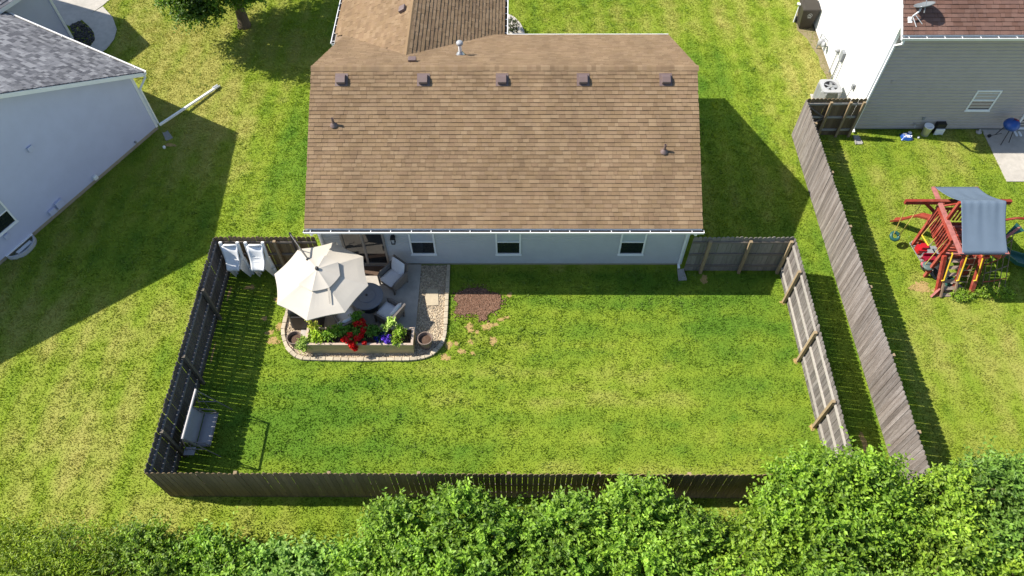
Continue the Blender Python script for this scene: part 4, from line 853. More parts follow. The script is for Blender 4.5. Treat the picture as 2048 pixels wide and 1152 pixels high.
# climbing net and frame on the right
part('net_frame', REDW, lambda mb: mb.tube([(15.15, .95, 1.25), (16.5, .95, 1.6), (17.3, .95, 1.55)], .045, 8))
part('net_frame', REDP, lambda mb: mb.tube([(15.22, -.3, 1.4), (16.45, .55, 1.65)], .045, 8))
for i in range(5):
    s_ = i / 4; a = Vector((15.25 + .95 * s_, -.25 + .65 * s_, 1.42 + .2 * s_)); b = Vector((15.55 + .75 * s_, -.82, .02)); part('net_rope', ROPE, lambda mb: mb.tube([a, a.lerp(b, .5) + vec(.04, 0, -.1), b], .016, 6))
for i in range(4):
    s_ = (i + .7) / 4.6; a = Vector((15.25, -.25, 1.42)).lerp(Vector((15.55, -.82, .02)), s_); b = Vector((16.2, .4, 1.62)).lerp(Vector((16.3, -.82, .02)), s_); part('net_rung', REDW if i % 2 else ROPE, lambda mb: mb.tube([a, a.lerp(b, .5) + vec(0, 0, -.05), b], .02, 6))
# green slide on the right
def slide(mb):
    pts = [(15.2, .35, 1.22), (15.6, .33, 1.18), (16.2, .28, .75), (16.8, .22, .32), (17.2, .18, .20), (17.5, .16, .2)]
    pr = [(-.26, .16), (-.24, .0), (.24, .0), (.26, .16), (.22, .16), (.2, .03), (-.2, .03), (-.22, .16)]; n_ = len(pr)
    for p in pts:
        for s_, z_ in pr: mb.v.append((p[0], p[1] + s_, p[2] + z_))
    for i in range(len(pts) - 1):
        for j in range(n_): mb.f.append((i * n_ + j, i * n_ + (j + 1) % n_, (i + 1) * n_ + (j + 1) % n_, (i + 1) * n_ + j))
part('slide', GREENP, slide, smooth=False)
part('green_panel', GREENP, lambda mb: mb.extrude([(16.3, .6, 1.75), (16.55, .4, 1.6), (15.95, .3, 1.35)], (0, .02, .02)))
part('telescope', ORANGE, lambda mb: (mb.tube([(15.2, -.34, 1.42), (15.36, -.5, 1.5)], .06, 10), mb.tube([(15.36, -.5, 1.5), (15.46, -.6, 1.54)], .085, 10)))
part('toy_wheel', ORANGE, lambda mb: mb.lathe([(.02, .0), (.14, .02), (.16, .05), (.12, .07)], (15.1, -.42, 1.35), 12))
part('deck_panel', REDW, lambda mb: mb.box((14.95, py0 - .06, 1.0), (.35, .04, .35)))
# red slide chute dropping away behind the railing
def chute(mb):
    pts = [(13.95, 1.2, 1.25), (13.75, 1.55, 1.0), (13.5, 1.9, .35), (13.35, 2.1, .08)]
    pr = [(-.2, .12), (-.18, .0), (.18, .0), (.2, .12), (.16, .12), (.14, .03), (-.14, .03), (-.16, .12)]; n_ = 8
    for p in pts:
        for s_, z_ in pr: mb.v.append((p[0] + s_ * .6, p[1] + s_ * .35, p[2] + z_ * .8))
    for i in range(3):
        for j in range(n_): mb.f.append((i * n_ + j, i * n_ + (j + 1) % n_, (i + 1) * n_ + (j + 1) % n_, (i + 1) * n_ + j))
part('slide', M('dull_red_plastic', (.26, .045, .025), rough=.6, var=.2), chute)
# hanging swings
ROPEY = M('yellow_rope', (.52, .42, .10), rough=.8)
sw1 = thing('ring_swing', 'dark green ring swing hanging on yellow ropes left of the playset', 'swing', (13.02, 1.1, .42))
def torus(mb, c, R, r, nx_=20, ny_=8, m3=None):
    vs = []; fs = []
    for i in range(nx_):
        a = 2 * math.pi * i / nx_
        for j in range(ny_):
            b = 2 * math.pi * j / ny_; v_ = Vector(((R + r * math.cos(b)) * math.cos(a), (R + r * math.cos(b)) * math.sin(a), r * math.sin(b)))
            if m3: v_ = m3 @ v_
            vs.append(v_ + Vector(c))
    for i in range(nx_):
        for j in range(ny_): fs.append((i * ny_ + j, ((i + 1) % nx_) * ny_ + j, ((i + 1) % nx_) * ny_ + (j + 1) % ny_, i * ny_ + (j + 1) % ny_))
    mb.add(vs, fs)
mb = B(); torus(mb, (13.02, 1.1, .45), .13, .06, m3=Matrix.Rotation(.5, 3, 'X')); mb.build('ring', GREENP, sw1, smooth=True)
for a, b in (((12.75, 1.12, 2.15), (12.95, 1.12, .52)), ((13.2, 1.12, 2.15), (13.14, 1.08, .5))): mb = B(); mb.tube([a, b], .014, 6); mb.build('rope', ROPEY, sw1)
sw2 = thing('disc_swing', 'grey green disc swing hanging below the red railing', 'swing', (13.74, -.2, .45))
mb = B(); mb.lathe([(0, -.03), (.17, -.02), (.19, .02), (.15, .05), (0, .05)], (13.74, -.2, .48), 20); mb.build('seat', M('grey_green_plastic', (.09, .13, .12), rough=.5), sw2, smooth=True)
for a, b in (((13.76, -.12, 1.9), (13.64, -.16, .52)), ((13.78, -.28, 1.9), (13.86, -.26, .52))): mb = B(); mb.tube([a, b], .012, 6); mb.build('rope', ROPEY, sw2)
tz = thing('trapeze_bar', 'orange trapeze bar on yellow ropes against the red railing', 'swing', (13.66, .5, .95))
mb = B(); mb.tube([(13.62, .75, .95), (13.70, .3, .95)], .022, 8); mb.build('bar', YELLOW, tz)
for y0, yb_ in ((.8, .75), (.25, .3)): mb = B(); mb.tube([(13.76, y0, 1.95), (13.62 + .08 * (yb_ < .5), yb_, .95)], .012, 6); mb.build('rope', ROPEY, tz)
# clutter lying under the deck
tp = M('grey_ground_tarp', (.26, .25, .23), rough=.8, var=.2, scale=5)
def crumple(name, poly, z, m, label, cat, amp=.05, seed=0):
    r = random.Random(seed); cx_ = sum(p[0] for p in poly) / len(poly); cy_ = sum(p[1] for p in poly) / len(poly); mb = MB(); R_ = 5; n_ = len(poly) * 4
    edge = []
    for i in range(len(poly)):
        p, q = poly[i], poly[(i + 1) % len(poly)]
        for j in range(4): edge.append((p[0] + (q[0] - p[0]) * j / 4, p[1] + (q[1] - p[1]) * j / 4))
    mb.v.append((cx_, cy_, z + amp))
    for k_ in range(1, R_ + 1):
        for e in edge: s_ = k_ / R_; mb.v.append((cx_ + (e[0] - cx_) * s_, cy_ + (e[1] - cy_) * s_, z + amp * r.random() * (1 - s_ * .8) + .004))
    for i in range(n_): mb.f.append((0, 1 + i, 1 + (i + 1) % n_))
    for k_ in range(R_ - 1):
        for i in range(n_): a = 1 + k_ * n_; mb.f.append((a + i, a + n_ + i, a + n_ + (i + 1) % n_, a + (i + 1) % n_))
    o = mb.build(name, m); tag(o, label, cat); return o
crumple('ground_tarp', [(13.78, 1.2), (14.05, 1.35), (14.3, 1.0), (14.5, .2), (14.6, -.5), (14.3, -.72), (14.0, -.2), (13.85, .3)], .02, tp, 'crumpled grey tarp on the ground under the playset', 'tarp', .07, 3)
crumple('ground_tarp', [(14.2, -.55), (14.75, -.45), (14.95, -.75), (14.6, -.98), (14.3, -.95)], .02, M('pinkish_tarp', (.36, .30, .27), rough=.8, var=.2), 'pale crumpled sheet at the foot of the playset ramp', 'tarp', .06, 5)
def toy(name, loc, m, f, label, cat):
    mb = B(); f(mb); o = mb.build(name, m, loc=loc, smooth=False, bevel=.0); tag(o, label, cat); return o
toy('toy_car', (13.98, .75, .05), REDE, lambda mb: (mb.prism(rrect(.22, .14, .06), .05, .22), mb.prism(rrect(.12, .10, .04), .22, .34), [mb.tube([(sx * .13, sy * .15, .06), (sx * .13, sy * .11, .06)], .06, 10) for sx in (-1, 1) for sy in (-1, 1)]), 'red ride-on toy car under the red railing', 'toy car')
toy('toy_wagon', (14.08, .30, .05), M('dark_red_plastic', (.25, .01, .03), rough=.4), lambda mb: (mb.box((0, 0, .16), (.42, .26, .06)), mb.box((0, .13, .24), (.42, .03, .14)), mb.box((0, -.13, .24), (.42, .03, .14)), mb.tube([(-.2, 0, .18), (-.45, -.1, .32)], .015, 6), [mb.tube([(sx * .14, sy * .15, .07), (sx * .14, sy * .12, .07)], .07, 10) for sx in (-1, 1) for sy in (-1, 1)]), 'dark red toy wagon lying on the tarp under the playset', 'toy wagon')
toy('small_bicycle', (14.1, .02, .03), BLACK, lambda mb: (torus(mb, (-.22, 0, .1), .15, .02), torus(mb, (.24, .05, .1), .15, .02), mb.tube([(-.22, 0, .12), (0, .1, .2), (.24, .05, .12)], .018, 6), mb.tube([(-.22, 0, .12), (-.05, -.12, .15), (.24, .05, .12)], .018, 6), mb.tube([(.2, .12, .22), (.16, .3, .26)], .014, 6)), 'small black bicycle lying on its side under the playset', 'bicycle')
toy('car_tyre', (14.35, -.25, .05), M('tyre_rubber', (.03, .03, .03), rough=.8), lambda mb: torus(mb, (0, 0, .09), .23, .085, m3=Matrix.Rotation(.25, 3, 'Y')), 'black tyre lying under the deck of the playset', 'tyre')
toy('folding_frame', (13.9, .62, .03), STEEL, lambda mb: (mb.tube([(-.2, .5, .02), (.1, .4, .12), (.2, -.2, .12), (-.05, -.3, .02), (-.2, .5, .02)], .016, 6), mb.tube([(0, -.1, .1), (.45, .35, .35)], .014, 6)), 'thin metal folding frame on the tarp beside the red railing', 'metal frame')

toy('toy_bucket', (14.0, 1.0, .02), M('orange_bucket_plastic', (.5, .12, .03), rough=.5), lambda mb: (mb.lathe([(0, 0), (.09, 0), (.12, .2), (.13, .2)], n=14), mb.tube([(-.12, 0, .2), (0, .05, .3), (.12, 0, .2)], .008, 6)), 'small orange bucket behind the red toy car', 'bucket')
toy('grey_bin', (14.28, .62, .02), GREYP, lambda mb: (mb.prism(rrect(.2, .15, .04), 0, .26), mb.prism(rrect(.22, .17, .05), .26, .29)), 'grey lidded tub under the playset deck', 'tub')
toy('plastic_tunnel', (14.5, -.62, .05), GREENP, lambda mb: mb.lathe([(.16, 0), (.17, .05), (.15, .1), (.17, .15), (.15, .2)], n=16), 'dark green ribbed toy ring at the foot of the playset', 'toy')
toy('pink_ball', (13.86, .12, .02), M('pink_rubber', (.5, .1, .16), rough=.5), lambda mb: mb.lathe([(0, 0), (.07, .02), (.11, .09), (.1, .16), (.05, .21), (0, .22)], n=14), 'pink ball on the tarp below the disc swing', 'ball')
# ---------------------------------------------------------------- patio furniture
# cantilever umbrella
um = thing('patio_umbrella', 'large off-white octagonal cantilever umbrella over the patio', 'umbrella', (-7.12, -.42, .06))
UC = Vector((-6.07, -1.77, 0)); UR = 1.5; UZ0, UZ1 = 1.88, 2.37; A0 = math.radians(-8)
def canopy_pts(r, z_off, nseg, scallop):
    out = []
    for i in range(8 * nseg):
        a = i / (8 * nseg) * 2 * math.pi; loc_ = (i % nseg) / nseg; dl = (loc_ - .5) * 2 * math.pi / 8
        q = math.cos(math.pi / 8) / math.cos(dl); f = 4 * loc_ * (1 - loc_)
        rr = r * q * (1 - scallop * f); h = r / UR
        z = UZ1 - (UZ1 - UZ0) * (h ** 1.08) - .02 * f * math.sin(math.pi * min(1, h)) - .012 * f * h + z_off
        out.append((UC.x + rr * math.cos(a + A0), UC.y + rr * math.sin(a + A0), z))
    return out
def ringed(radii, z_off, nseg=6, sc_last=.03, hem=0.0):
    mb = MB(); n_ = 8 * nseg
    rings = [canopy_pts(r, z_off, nseg, sc_last if i == len(radii) - 1 else 0) for i, r in enumerate(radii)]
    if hem: rings.append([(x, y, z - hem) for x, y, z in rings[-1]])
    for rg in rings: mb.v += rg
    for k_ in range(len(rings) - 1):
        for i in range(n_): mb.f.append((k_ * n_ + i, k_ * n_ + (i + 1) % n_, (k_ + 1) * n_ + (i + 1) % n_, (k_ + 1) * n_ + i))
    return mb
cano = ringed([.42, .7, 1.0, 1.25, UR], 0, hem=.03).build('canopy', CANVAS, um)
o = ringed([.03, .25, .45, .68], .085, sc_last=0, hem=.008).build('vent_cap', CANVAS, None); o.parent = cano
mb = B(); mb.lathe([(.055, 0), (.06, .04), (.05, .075), (.0, .085)], (UC.x, UC.y, UZ1 + .08), 14); mb.build('finial', DARK, um, smooth=True)
for i in range(8):
    a = A0 + i * math.pi / 4; mb = B(); mb.bar(UC + vec(.05 * math.cos(a), .05 * math.sin(a), UZ1 - .05), UC + vec(1.44 * math.cos(a), 1.44 * math.sin(a), UZ0 - .02), .02, .02); mb.build('rib', DARK, um)
mast = Vector((-7.12, -.42, 0)); mt = mast + vec(0, 0, 2.5); hub = UC + vec(0, 0, UZ1 - .1)
mb = B(); mb.tube([mast + vec(0, 0, .08), mt], .035, 10); mb.build('mast', BLACK, um)
arm_end = UC + vec(-.40, .52, 0); arm_end.z = UZ1 - (UZ1 - UZ0) * (.656 / UR) ** 1.08 + .05
mb = B(); mb.tube([mt + vec(0, 0, -.04), arm_end], .026, 8); mb.build('arm', BLACK, um)
mb = B(); mb.tube([arm_end + vec(0, 0, .0), hub], .022, 8); mb.build('arm_tip', BLACK, um)
mb = B(); mb.box(tuple(arm_end + vec(.0, 0, .01)), (.11, .08, .07), rz=.9); mb.build('arm_bracket', BLACK, um)
mb = B(); mb.tube([mast + vec(.02, -.02, 1.45), arm_end.lerp(mt, .55)], .018, 8); mb.build('strut', BLACK, um)
mb = B(); mb.box(tuple(mast + vec(.03, -.05, 1.30)), (.09, .1, .16)); cbx = mb.build('crank_box', BLACK, um)
mb = B(); mb.tube([mast + vec(.03, -.1, 1.30), mast + vec(.03, -.18, 1.30), mast + vec(.12, -.18, 1.34), mast + vec(.12, -.25, 1.34)], .011, 6); o = mb.build('crank_handle', STEEL, None); o.parent = cbx
mb = B(); mb.bar(mast + vec(-.45, 0, .085), mast + vec(.45, 0, .085), .07, .045); mb.bar(mast + vec(0, -.45, .09), mast + vec(0, .35, .09), .07, .04); mb.build('cross_base', BLACK, um)
mb = B(); mb.extrude([(-5.72, -2.30, UZ0 + .352), (-5.66, -2.30, UZ0 + .345), (-5.60, -2.75, UZ0 + .165), (-5.64, -2.76, UZ0 + .165)], (0, 0, .01)); mb.build('tie_strap', M('strap_tan', (.40, .36, .30), rough=.9), um)
# fire-pit table
tb = thing('fire_table', 'round slate grey fire table with a lid, partly under the umbrella', 'table', (-4.88, -1.55, .06))
mb = B(); mb.lathe([(0, .54), (.50, .54), (.53, .56), (.53, .60), (.51, .615), (0, .615)], n=40); mb.build('tabletop', GREYTOP, tb, world=False)
mb = B(); mb.lathe([(.27, .617), (.28, .627), (.27, .64), (0, .645)], n=32); lid = mb.build('burner_lid', GREYTOP, tb, world=False)
mb = B(); mb.lathe([(.035, .645), (.04, .67), (0, .675)], n=12); o = mb.build('lid_knob', DARK, None, smooth=True); o.parent = lid
mb = B(); mb.lathe([(.30, .0), (.30, .54)], n=24); mb.build('drum', M('dark_grey_drum', (.06, .065, .075), rough=.6), tb, world=False)
for i in range(4):
    a = math.radians(45 + 90 * i); mb = B(); mb.tube([(.42 * math.cos(a), .42 * math.sin(a), .54), (.46 * math.cos(a), .46 * math.sin(a), 0)], .022, 8); mb.build('leg', DARK, tb, world=False)
def cushion(mb, c, sx, sy, sz, m3=None, n=8):
    vs = []; fs = []; m3 = m3 or Matrix.Identity(3); o_ = 0
    for side in (1, -1):
        for i in range(n + 1):
            for j in range(n + 1):
                u_ = i / n * 2 - 1; v_ = j / n * 2 - 1; e = ((1 - abs(u_) ** 5) * (1 - abs(v_) ** 5)) ** .5
                vs.append(m3 @ Vector((u_ * sx / 2 * (1 - .04 * v_ * v_), v_ * sy / 2 * (1 - .04 * u_ * u_), side * sz / 2 * (.35 + .65 * e) if e > 0 else side * .0)) + Vector(c))
        for i in range(n):
            for j in range(n): a = (0 if side > 0 else (n + 1) ** 2) + i * (n + 1) + j; fs.append((a, a + n + 1, a + n + 2, a + 1))
    mb.add(vs, fs)
def chair(loc, facing, label, pillow=False):
    """low wicker armchair: local -Y is the front"""
    rz = math.atan2(facing[1], facing[0]) + math.pi / 2
    c = thing('wicker_armchair', label, 'chair', (*loc, .06), rz, 'wicker patio armchairs')
    def pt(name, m, f, sm=False, par=None):
        mb = B(); f(mb); return mb.build(name, m, c, smooth=sm, world=False)
    pt('seat_base', WICKER, lambda mb: mb.box((0, -.02, .22), (.60, .60, .20)))
    bm_ = Matrix.Rotation(math.radians(-16), 3, 'X')
    pt('backrest', WICKER, lambda mb: mb.box((0, .36, .56), (.66, .06, .62), mat=bm_))
    for s in (-1, 1):
        pt('armrest', WICKER, lambda mb: mb.tube([(s * .35, .34, .60), (s * .36, .1, .56), (s * .36, -.22, .55), (s * .35, -.33, .48), (s * .34, -.34, .0)], [.035, .04, .04, .04, .03], 8), True)
        pt('arm_panel', WICKER, lambda mb: mb.box((s * .335, .02, .34), (.04, .60, .40)))
        pt('leg', WICKER, lambda mb: mb.box((s * .31, .30, .08), (.05, .05, .16)))
    pt('seat_cushion', CUSH, lambda mb: cushion(mb, (0, -.06, .38), .60, .62, .14), True)
    pt('back_cushion', CUSH, lambda mb: cushion(mb, (0, .275, .66), .58, .56, .15, Matrix.Rotation(math.radians(74), 3, 'X')), True)
    if pillow: pt('pillow', PILLOW, lambda mb: cushion(mb, (-.02, .15, .56), .36, .34, .14, Matrix.Rotation(math.radians(66), 3, 'X')), True)
chair((-4.14, -.62), (-.62, -.78), 'wicker armchair with grey cushions beside the sliding door')
chair((-4.12, -2.05), (-.84, .54), 'wicker armchair with a blue pillow, right of the fire table')
chair((-5.42, -2.28), (-.55, .83), 'wicker armchair half hidden under the umbrella by the planter', True)
mt_ = B(); mt_.prism([(-5.6, .08), (-4.45, .08), (-4.45, -.32), (-5.6, -.32)], .064, .078); tag(mt_.build('door_mat', MATB), 'brown door mat in front of the sliding glass door', 'door mat')
# covered barbecue
gl = thing('covered_grill', 'barbecue under a black cover between the umbrella and the left pot', 'barbecue', (-6.80, -2.12, .05))
mb = MB(); lv = [(0, .50, .33), (.25, .49, .32), (.6, .47, .30), (.82, .47, .30), (.90, .40, .27), (1.06, .34, .22), (1.1, .24, .13)]
P0 = None
for (z, hx, hy) in lv:
    for i, (x, y) in enumerate(rrect(hx, hy, .09, 4)): q = 1 + .035 * math.sin(i * 2.4 + z * 3) * (1.1 - z); mb.v.append((x * q, y * q, z))
n_ = 20
for k_ in range(len(lv) - 1):
    for i in range(n_): mb.f.append((k_ * n_ + i, k_ * n_ + (i + 1) % n_, (k_ + 1) * n_ + (i + 1) % n_, (k_ + 1) * n_ + i))
mb.f.append(tuple((len(lv) - 1) * n_ + i for i in range(n_))); mb.build('cover', COVER, gl, smooth=True, world=False)
mb = B(); mb.bar((-.36, -.34, .74), (.36, -.34, .74), .03, .03); mb.build('handle_ridge', COVER, gl, world=False)
# planter box
pl = thing('planter_box', 'long raised timber planter box at the near edge of the patio', 'planter', (-4.95, -3.0, 0))
PX0, PX1, PY0, PY1, PZ = -6.64, -3.27, -3.32, -2.70, .55
for z0_ in (.012, .285):
    for (a, b) in (((PX0, PY0 + .02), (PX1, PY0 + .02)), ((PX0, PY1 - .02), (PX1, PY1 - .02))): mb = B(); mb.bar((*a, z0_ + .132), (*b, z0_ + .132), .038, .262); mb.build('plank', PLANTW, pl, bevel=.004)
    for x in (PX0 + .022, PX1 - .022): mb = B(); mb.bar((x, PY0 + .041, z0_ + .132), (x, PY1 - .041, z0_ + .132), .038, .262); mb.build('plank', PLANTW, pl, bevel=.004)
for (a, b) in (((PX0 - .02, PY0 + .025), (PX1 + .02, PY0 + .025)), ((PX0 - .02, PY1 - .025), (PX1 + .02, PY1 - .025))): mb = B(); mb.bar((*a, .563), (*b, .563), .075, .022); mb.build('cap_board', PLANTC, pl)
for x in (PX0 + .02, PX1 - .02): mb = B(); mb.bar((x, PY0 + .064, .563), (x, PY1 - .064, .563), .075, .022); mb.build('cap_board', PLANTC, pl)
mb = MB(); nx_, ny_ = 60, 10
for j in range(ny_ + 1):
    for i in range(nx_ + 1): mb.v.append((PX0 + .04 + (PX1 - PX0 - .08) * i / nx_, PY0 + .04 + (PY1 - PY0 - .08) * j / ny_, .44 + random.uniform(0, .035)))
for j in range(ny_):
    for i in range(nx_): a = j * (nx_ + 1) + i; mb.f.append((a, a + 1, a + nx_ + 2, a + nx_ + 1))
mb.build('soil', DIRT, pl)
# pots
for (x, y, lab) in ((-7.04, -3.0, 'brown clay pot left of the planter, near the covered barbecue'), (-2.91, -3.02, 'brown clay pot right of the planter at the gravel corner')):
    pt_ = thing('plant_pot', lab, 'pot', (x, y, .012), 0, 'brown clay pots beside the planter')
    mb = B(); mb.lathe([(0, 0), (.17, 0), (.20, .2), (.225, .40), (.24, .42), (.24, .46), (.215, .46), (.205, .38), (.19, .30)], n=28); mb.build('pot', POTM, pt_, smooth=False, world=False)
    mb = B(); mb.lathe([(.2, .33), (.1, .35), (0, .355)], n=20); mb.build('soil', DIRT, pt_, world=False)
# edging stones round the gravel
ed = thing('stone_edging', 'curved row of beige edging stones bordering the pebble bed', 'edging', (-5, -3.5, 0))
path = [Vector((*p, 0)) for p in GRAVEL[1:-1]]; path.append(Vector((-7.57, -1.0, 0)))
seg = []; tot = 0
for a, b in zip(path[:-1], path[1:]): seg.append((tot, a, b)); tot += (b - a).length
nst = 44; shared = {}
def at(s):
    for s0, a, b in reversed(seg):
        if s >= s0: return a + (b - a).normalized() * (s - s0), (b - a).normalized()
for i in range(nst):
    s0 = tot * i / nst; s1 = tot * (i + 1) / nst; p0, _ = at(s0 + .001); p1, _ = at(s1 - .001); d = (p1 - p0); 
    key = i % 5
    if key not in shared:
        mb = MB(); r = random.Random(i); L_ = tot / nst - .012
        mb.box((0, 0, .035 + .004 * key), (L_, .11 + .006 * key, .09)); shared[key] = mb.build('edging_stone', STONE, None, bevel=.012); me_ = shared[key].data; bpy.data.objects.remove(shared[key]); shared[key] = me_
    m4 = Matrix.Translation((p0 + p1) / 2) @ Matrix.Rotation(math.atan2(d.y, d.x) + random.gauss(0, .02), 4, 'Z'); link_mesh('edging_stone', shared[key], ed, mat4=m4)
mb = B(); mb.prism([(-3.02, -.83), (-2.66, -.86), (-2.60, -1.5), (-2.98, -1.52), (-3.08, -1.2)], .02, .055); tag(mb.build('stepping_stone', STEPST, bevel=.008), 'flat tan stepping stone set in the pebbles right of the patio', 'stepping stone')

# white lounge chairs stood up in the fence corner
def lounger(x0, x1, label, slats):
    c = thing('lounge_chair', label, 'lounge chair', ((x0 + x1) / 2, -.3, 0), 0, 'white lounge chairs in the fence corner')
    w = x1 - x0
    def pt(name, f, sm=False, bv=0): mb = B(); f(mb); return mb.build(name, PLASTIC, c, smooth=sm, bevel=bv)
    for x in (x0 + .045, x1 - .045):
        pt('side_rail', lambda mb: mb.bar((x, -.17, 1.72), (x, -.30, .95), .085, .10), bv=.02)
        pt('leg', lambda mb: mb.bar((x, -.24, 1.0), (x + .02, -.2, .0), .06, .12), bv=.015)
    pt('side_panel', lambda mb: mb.extrude([(x1 - .10, -.24, 1.16), (x1 - .12, -.62, .86), (x1 - .07, -.36, .04), (x1 - .05, -.12, .03)], (.025, 0, 0)))
    pt('side_panel', lambda mb: mb.extrude([(x0 + .06, -.24, 1.16), (x0 + .08, -.62, .86), (x0 + .08, -.36, .04), (x0 + .05, -.12, .03)], (.025, 0, 0)))
    pt('foot', lambda mb: mb.bar((x1 - .02, -.3, .42), (x1 + .08, -.34, .48), .06, .05), bv=.01)
    pt('head_bar', lambda mb: mb.tube([(x0 + .09, -.20, 1.56), (x0 + .16, -.22, 1.62), ((x0 + x1) / 2, -.235, 1.635), (x1 - .16, -.22, 1.62), (x1 - .09, -.20, 1.56)], .04, 8), True)
    prof = [(-.21, 1.55), (-.30, 1.38), (-.35, 1.22), (-.42, 1.08), (-.50, .99), (-.58, .93), (-.64, .87), (-.66, .81)]
    taper = [1, 1, .97, .94, .9, .86, .82, .76]
    cx_ = (x0 + x1) / 2 - .0
    def sheet_(mb):
        n_ = 10
        for (y, z), tpr in zip(prof, taper):
            for i in range(n_ + 1):
                u_ = i / n_ * 2 - 1; hw_ = (w - .13) / 2 * tpr; mb.v.append((cx_ + u_ * hw_, y + .03 * u_ * u_ * -1, z + .035 * u_ ** 4))
        for k_ in range(len(prof) - 1):
            for i in range(n_): a = k_ * (n_ + 1) + i; mb.f.append((a, a + 1, a + n_ + 2, a + n_ + 1))
    o = pt('seat_shell', sheet_, True); sd = o.modifiers.new('thick', 'SOLIDIFY'); sd.thickness = .02
    pt('cross_rib', lambda mb: mb.bar((x0 + .1, -.46, 1.06), (x1 - .1, -.46, 1.06), .03, .03))
    pt('cross_rib', lambda mb: mb.bar((x0 + .1, -.385, 1.18), (x1 - .1, -.385, 1.18), .03, .03))
    if slats:
        for i in range(6): pt('slat', lambda mb: mb.bar((cx_ - .17 + i * .068, -.51, 1.0), (cx_ - .15 + i * .06, -.63, .90), .035, .018))
lounger(-9.66, -9.02, 'white plastic lounge chair stood up in the very corner of the fence', False)
lounger(-8.85, -8.2, 'white slatted plastic lounge chair stood up nearer the umbrella', True)

# porch swing
sg = thing('porch_swing', 'grey mesh garden swing seat with metal frame against the left fence', 'swing seat', (-9.1, -6.2, 0))
FR = M('taupe_metal_frame', (.16, .15, .145), rough=.45, var=.08)
mb = B(); mb.tube([(-9.12, -5.45, 1.70), (-9.12, -6.95, 1.70)], .032, 10); mb.build('top_bar', M('pale_metal_bar', (.50, .46, .43), rough=.4), sg)
for y0_, y1_ in ((-5.47, -5.27), (-6.93, -6.78)):
    mb = B(); mb.tube([(-9.12, y0_, 1.70), (-8.66, y1_, .0)], .018, 8); mb.build('leg', FR, sg)
    mb = B(); mb.tube([(-9.12, y0_, 1.70), (-9.62, y1_, .0)], .018, 8); mb.build('leg', FR, sg)
    mb = B(); mb.tube([(-8.87, (y0_ + y1_) / 2, .75), (-9.38, (y0_ + y1_) / 2, .75)], .016, 6); mb.build('cross_brace', FR, sg)
    mb = B(); mb.tube([(-9.12, y0_ - .02, 1.70), (-9.05, y0_ - .03 * (1 if y0_ > -6 else -1) - .05, .55)], .008, 6); mb.build('hanger', FR, sg)
mb = B(); mb.tube([(-9.62, -5.27, .03), (-9.62, -6.78, .03)], .02, 8); mb.build('ground_bar', FR, sg)
ys = (-5.62, -6.62)
def sling(name, prof):
    mb = MB(); n_ = 14
    for (x, z) in prof:
        for i in range(n_ + 1): mb.v.append((x, ys[0] + (ys[1] - ys[0]) * i / n_, z))
    for k_ in range(len(prof) - 1):
        for i in range(n_): a = k_ * (n_ + 1) + i; mb.f.append((a, a + 1, a + n_ + 2, a + n_ + 1))
    o = mb.build(name, MESHC, sg, smooth=True); s_ = o.modifiers.new('thick', 'SOLIDIFY'); s_.thickness = .012
sling('back_sling', [(-9.50, .98), (-9.42, .78), (-9.34, .58), (-9.27, .475)])
sling('seat_sling', [(-9.24, .46), (-9.05, .445), (-8.93, .46), (-8.86, .47)])
for y in (ys[0] + .02, ys[1] - .02):
    mb = B(); mb.tube([(-9.5, y, 1.0), (-9.26, y, .46), (-8.85, y, .47)], .02, 8); mb.build('seat_frame', FR, sg)
    mb = B(); mb.tube([(-9.42, y, .74), (-9.15, y, .72), (-8.92, y, .68), (-8.87, y, .47)], .018, 8); mb.build('armrest', FR, sg, smooth=True)
mb = B(); mb.tube([(-8.85, ys[0], .475), (-8.85, ys[1], .475)], .02, 8); mb.build('seat_frame', FR, sg)
mb = B(); mb.tube([(-9.5, ys[0], 1.0), (-9.5, ys[1], 1.0)], .02, 8); mb.build('seat_frame', FR, sg)
mb = B(); mb.box((-9.33, -6.86, .62), (.30, .24, .03)); mb.build('side_tray', MESHC, sg)

# ---------------------------------------------------------------- foliage
def leaf_mesh(name, P, D, Nn, L, W, C, mat=LEAF):
    n = len(P); D = D / np.linalg.norm(D, axis=1, keepdims=True); S = np.cross(D, Nn); S /= np.linalg.norm(S, axis=1, keepdims=True) + 1e-9; U_ = np.cross(S, D)
    mid = P + D * (L * .45)[:, None]
    l = mid + S * (W * .5)[:, None] + U_ * (W * .16)[:, None]; r = mid - S * (W * .5)[:, None] + U_ * (W * .16)[:, None]
    tip = P + D * L[:, None] - U_ * (L * .12)[:, None]
    V = np.stack([P, l, tip, r], 1).reshape(-1, 3); b = np.arange(n) * 4
    F = np.concatenate([np.stack([b, b + 2, b + 1], 1), np.stack([b, b + 3, b + 2], 1)])
    return raw_mesh(name, V, F, mat, np.repeat(C, 4, 0))
def unit(r, n): v = r.normal(size=(n, 3)); return v / np.linalg.norm(v, axis=1, keepdims=True)
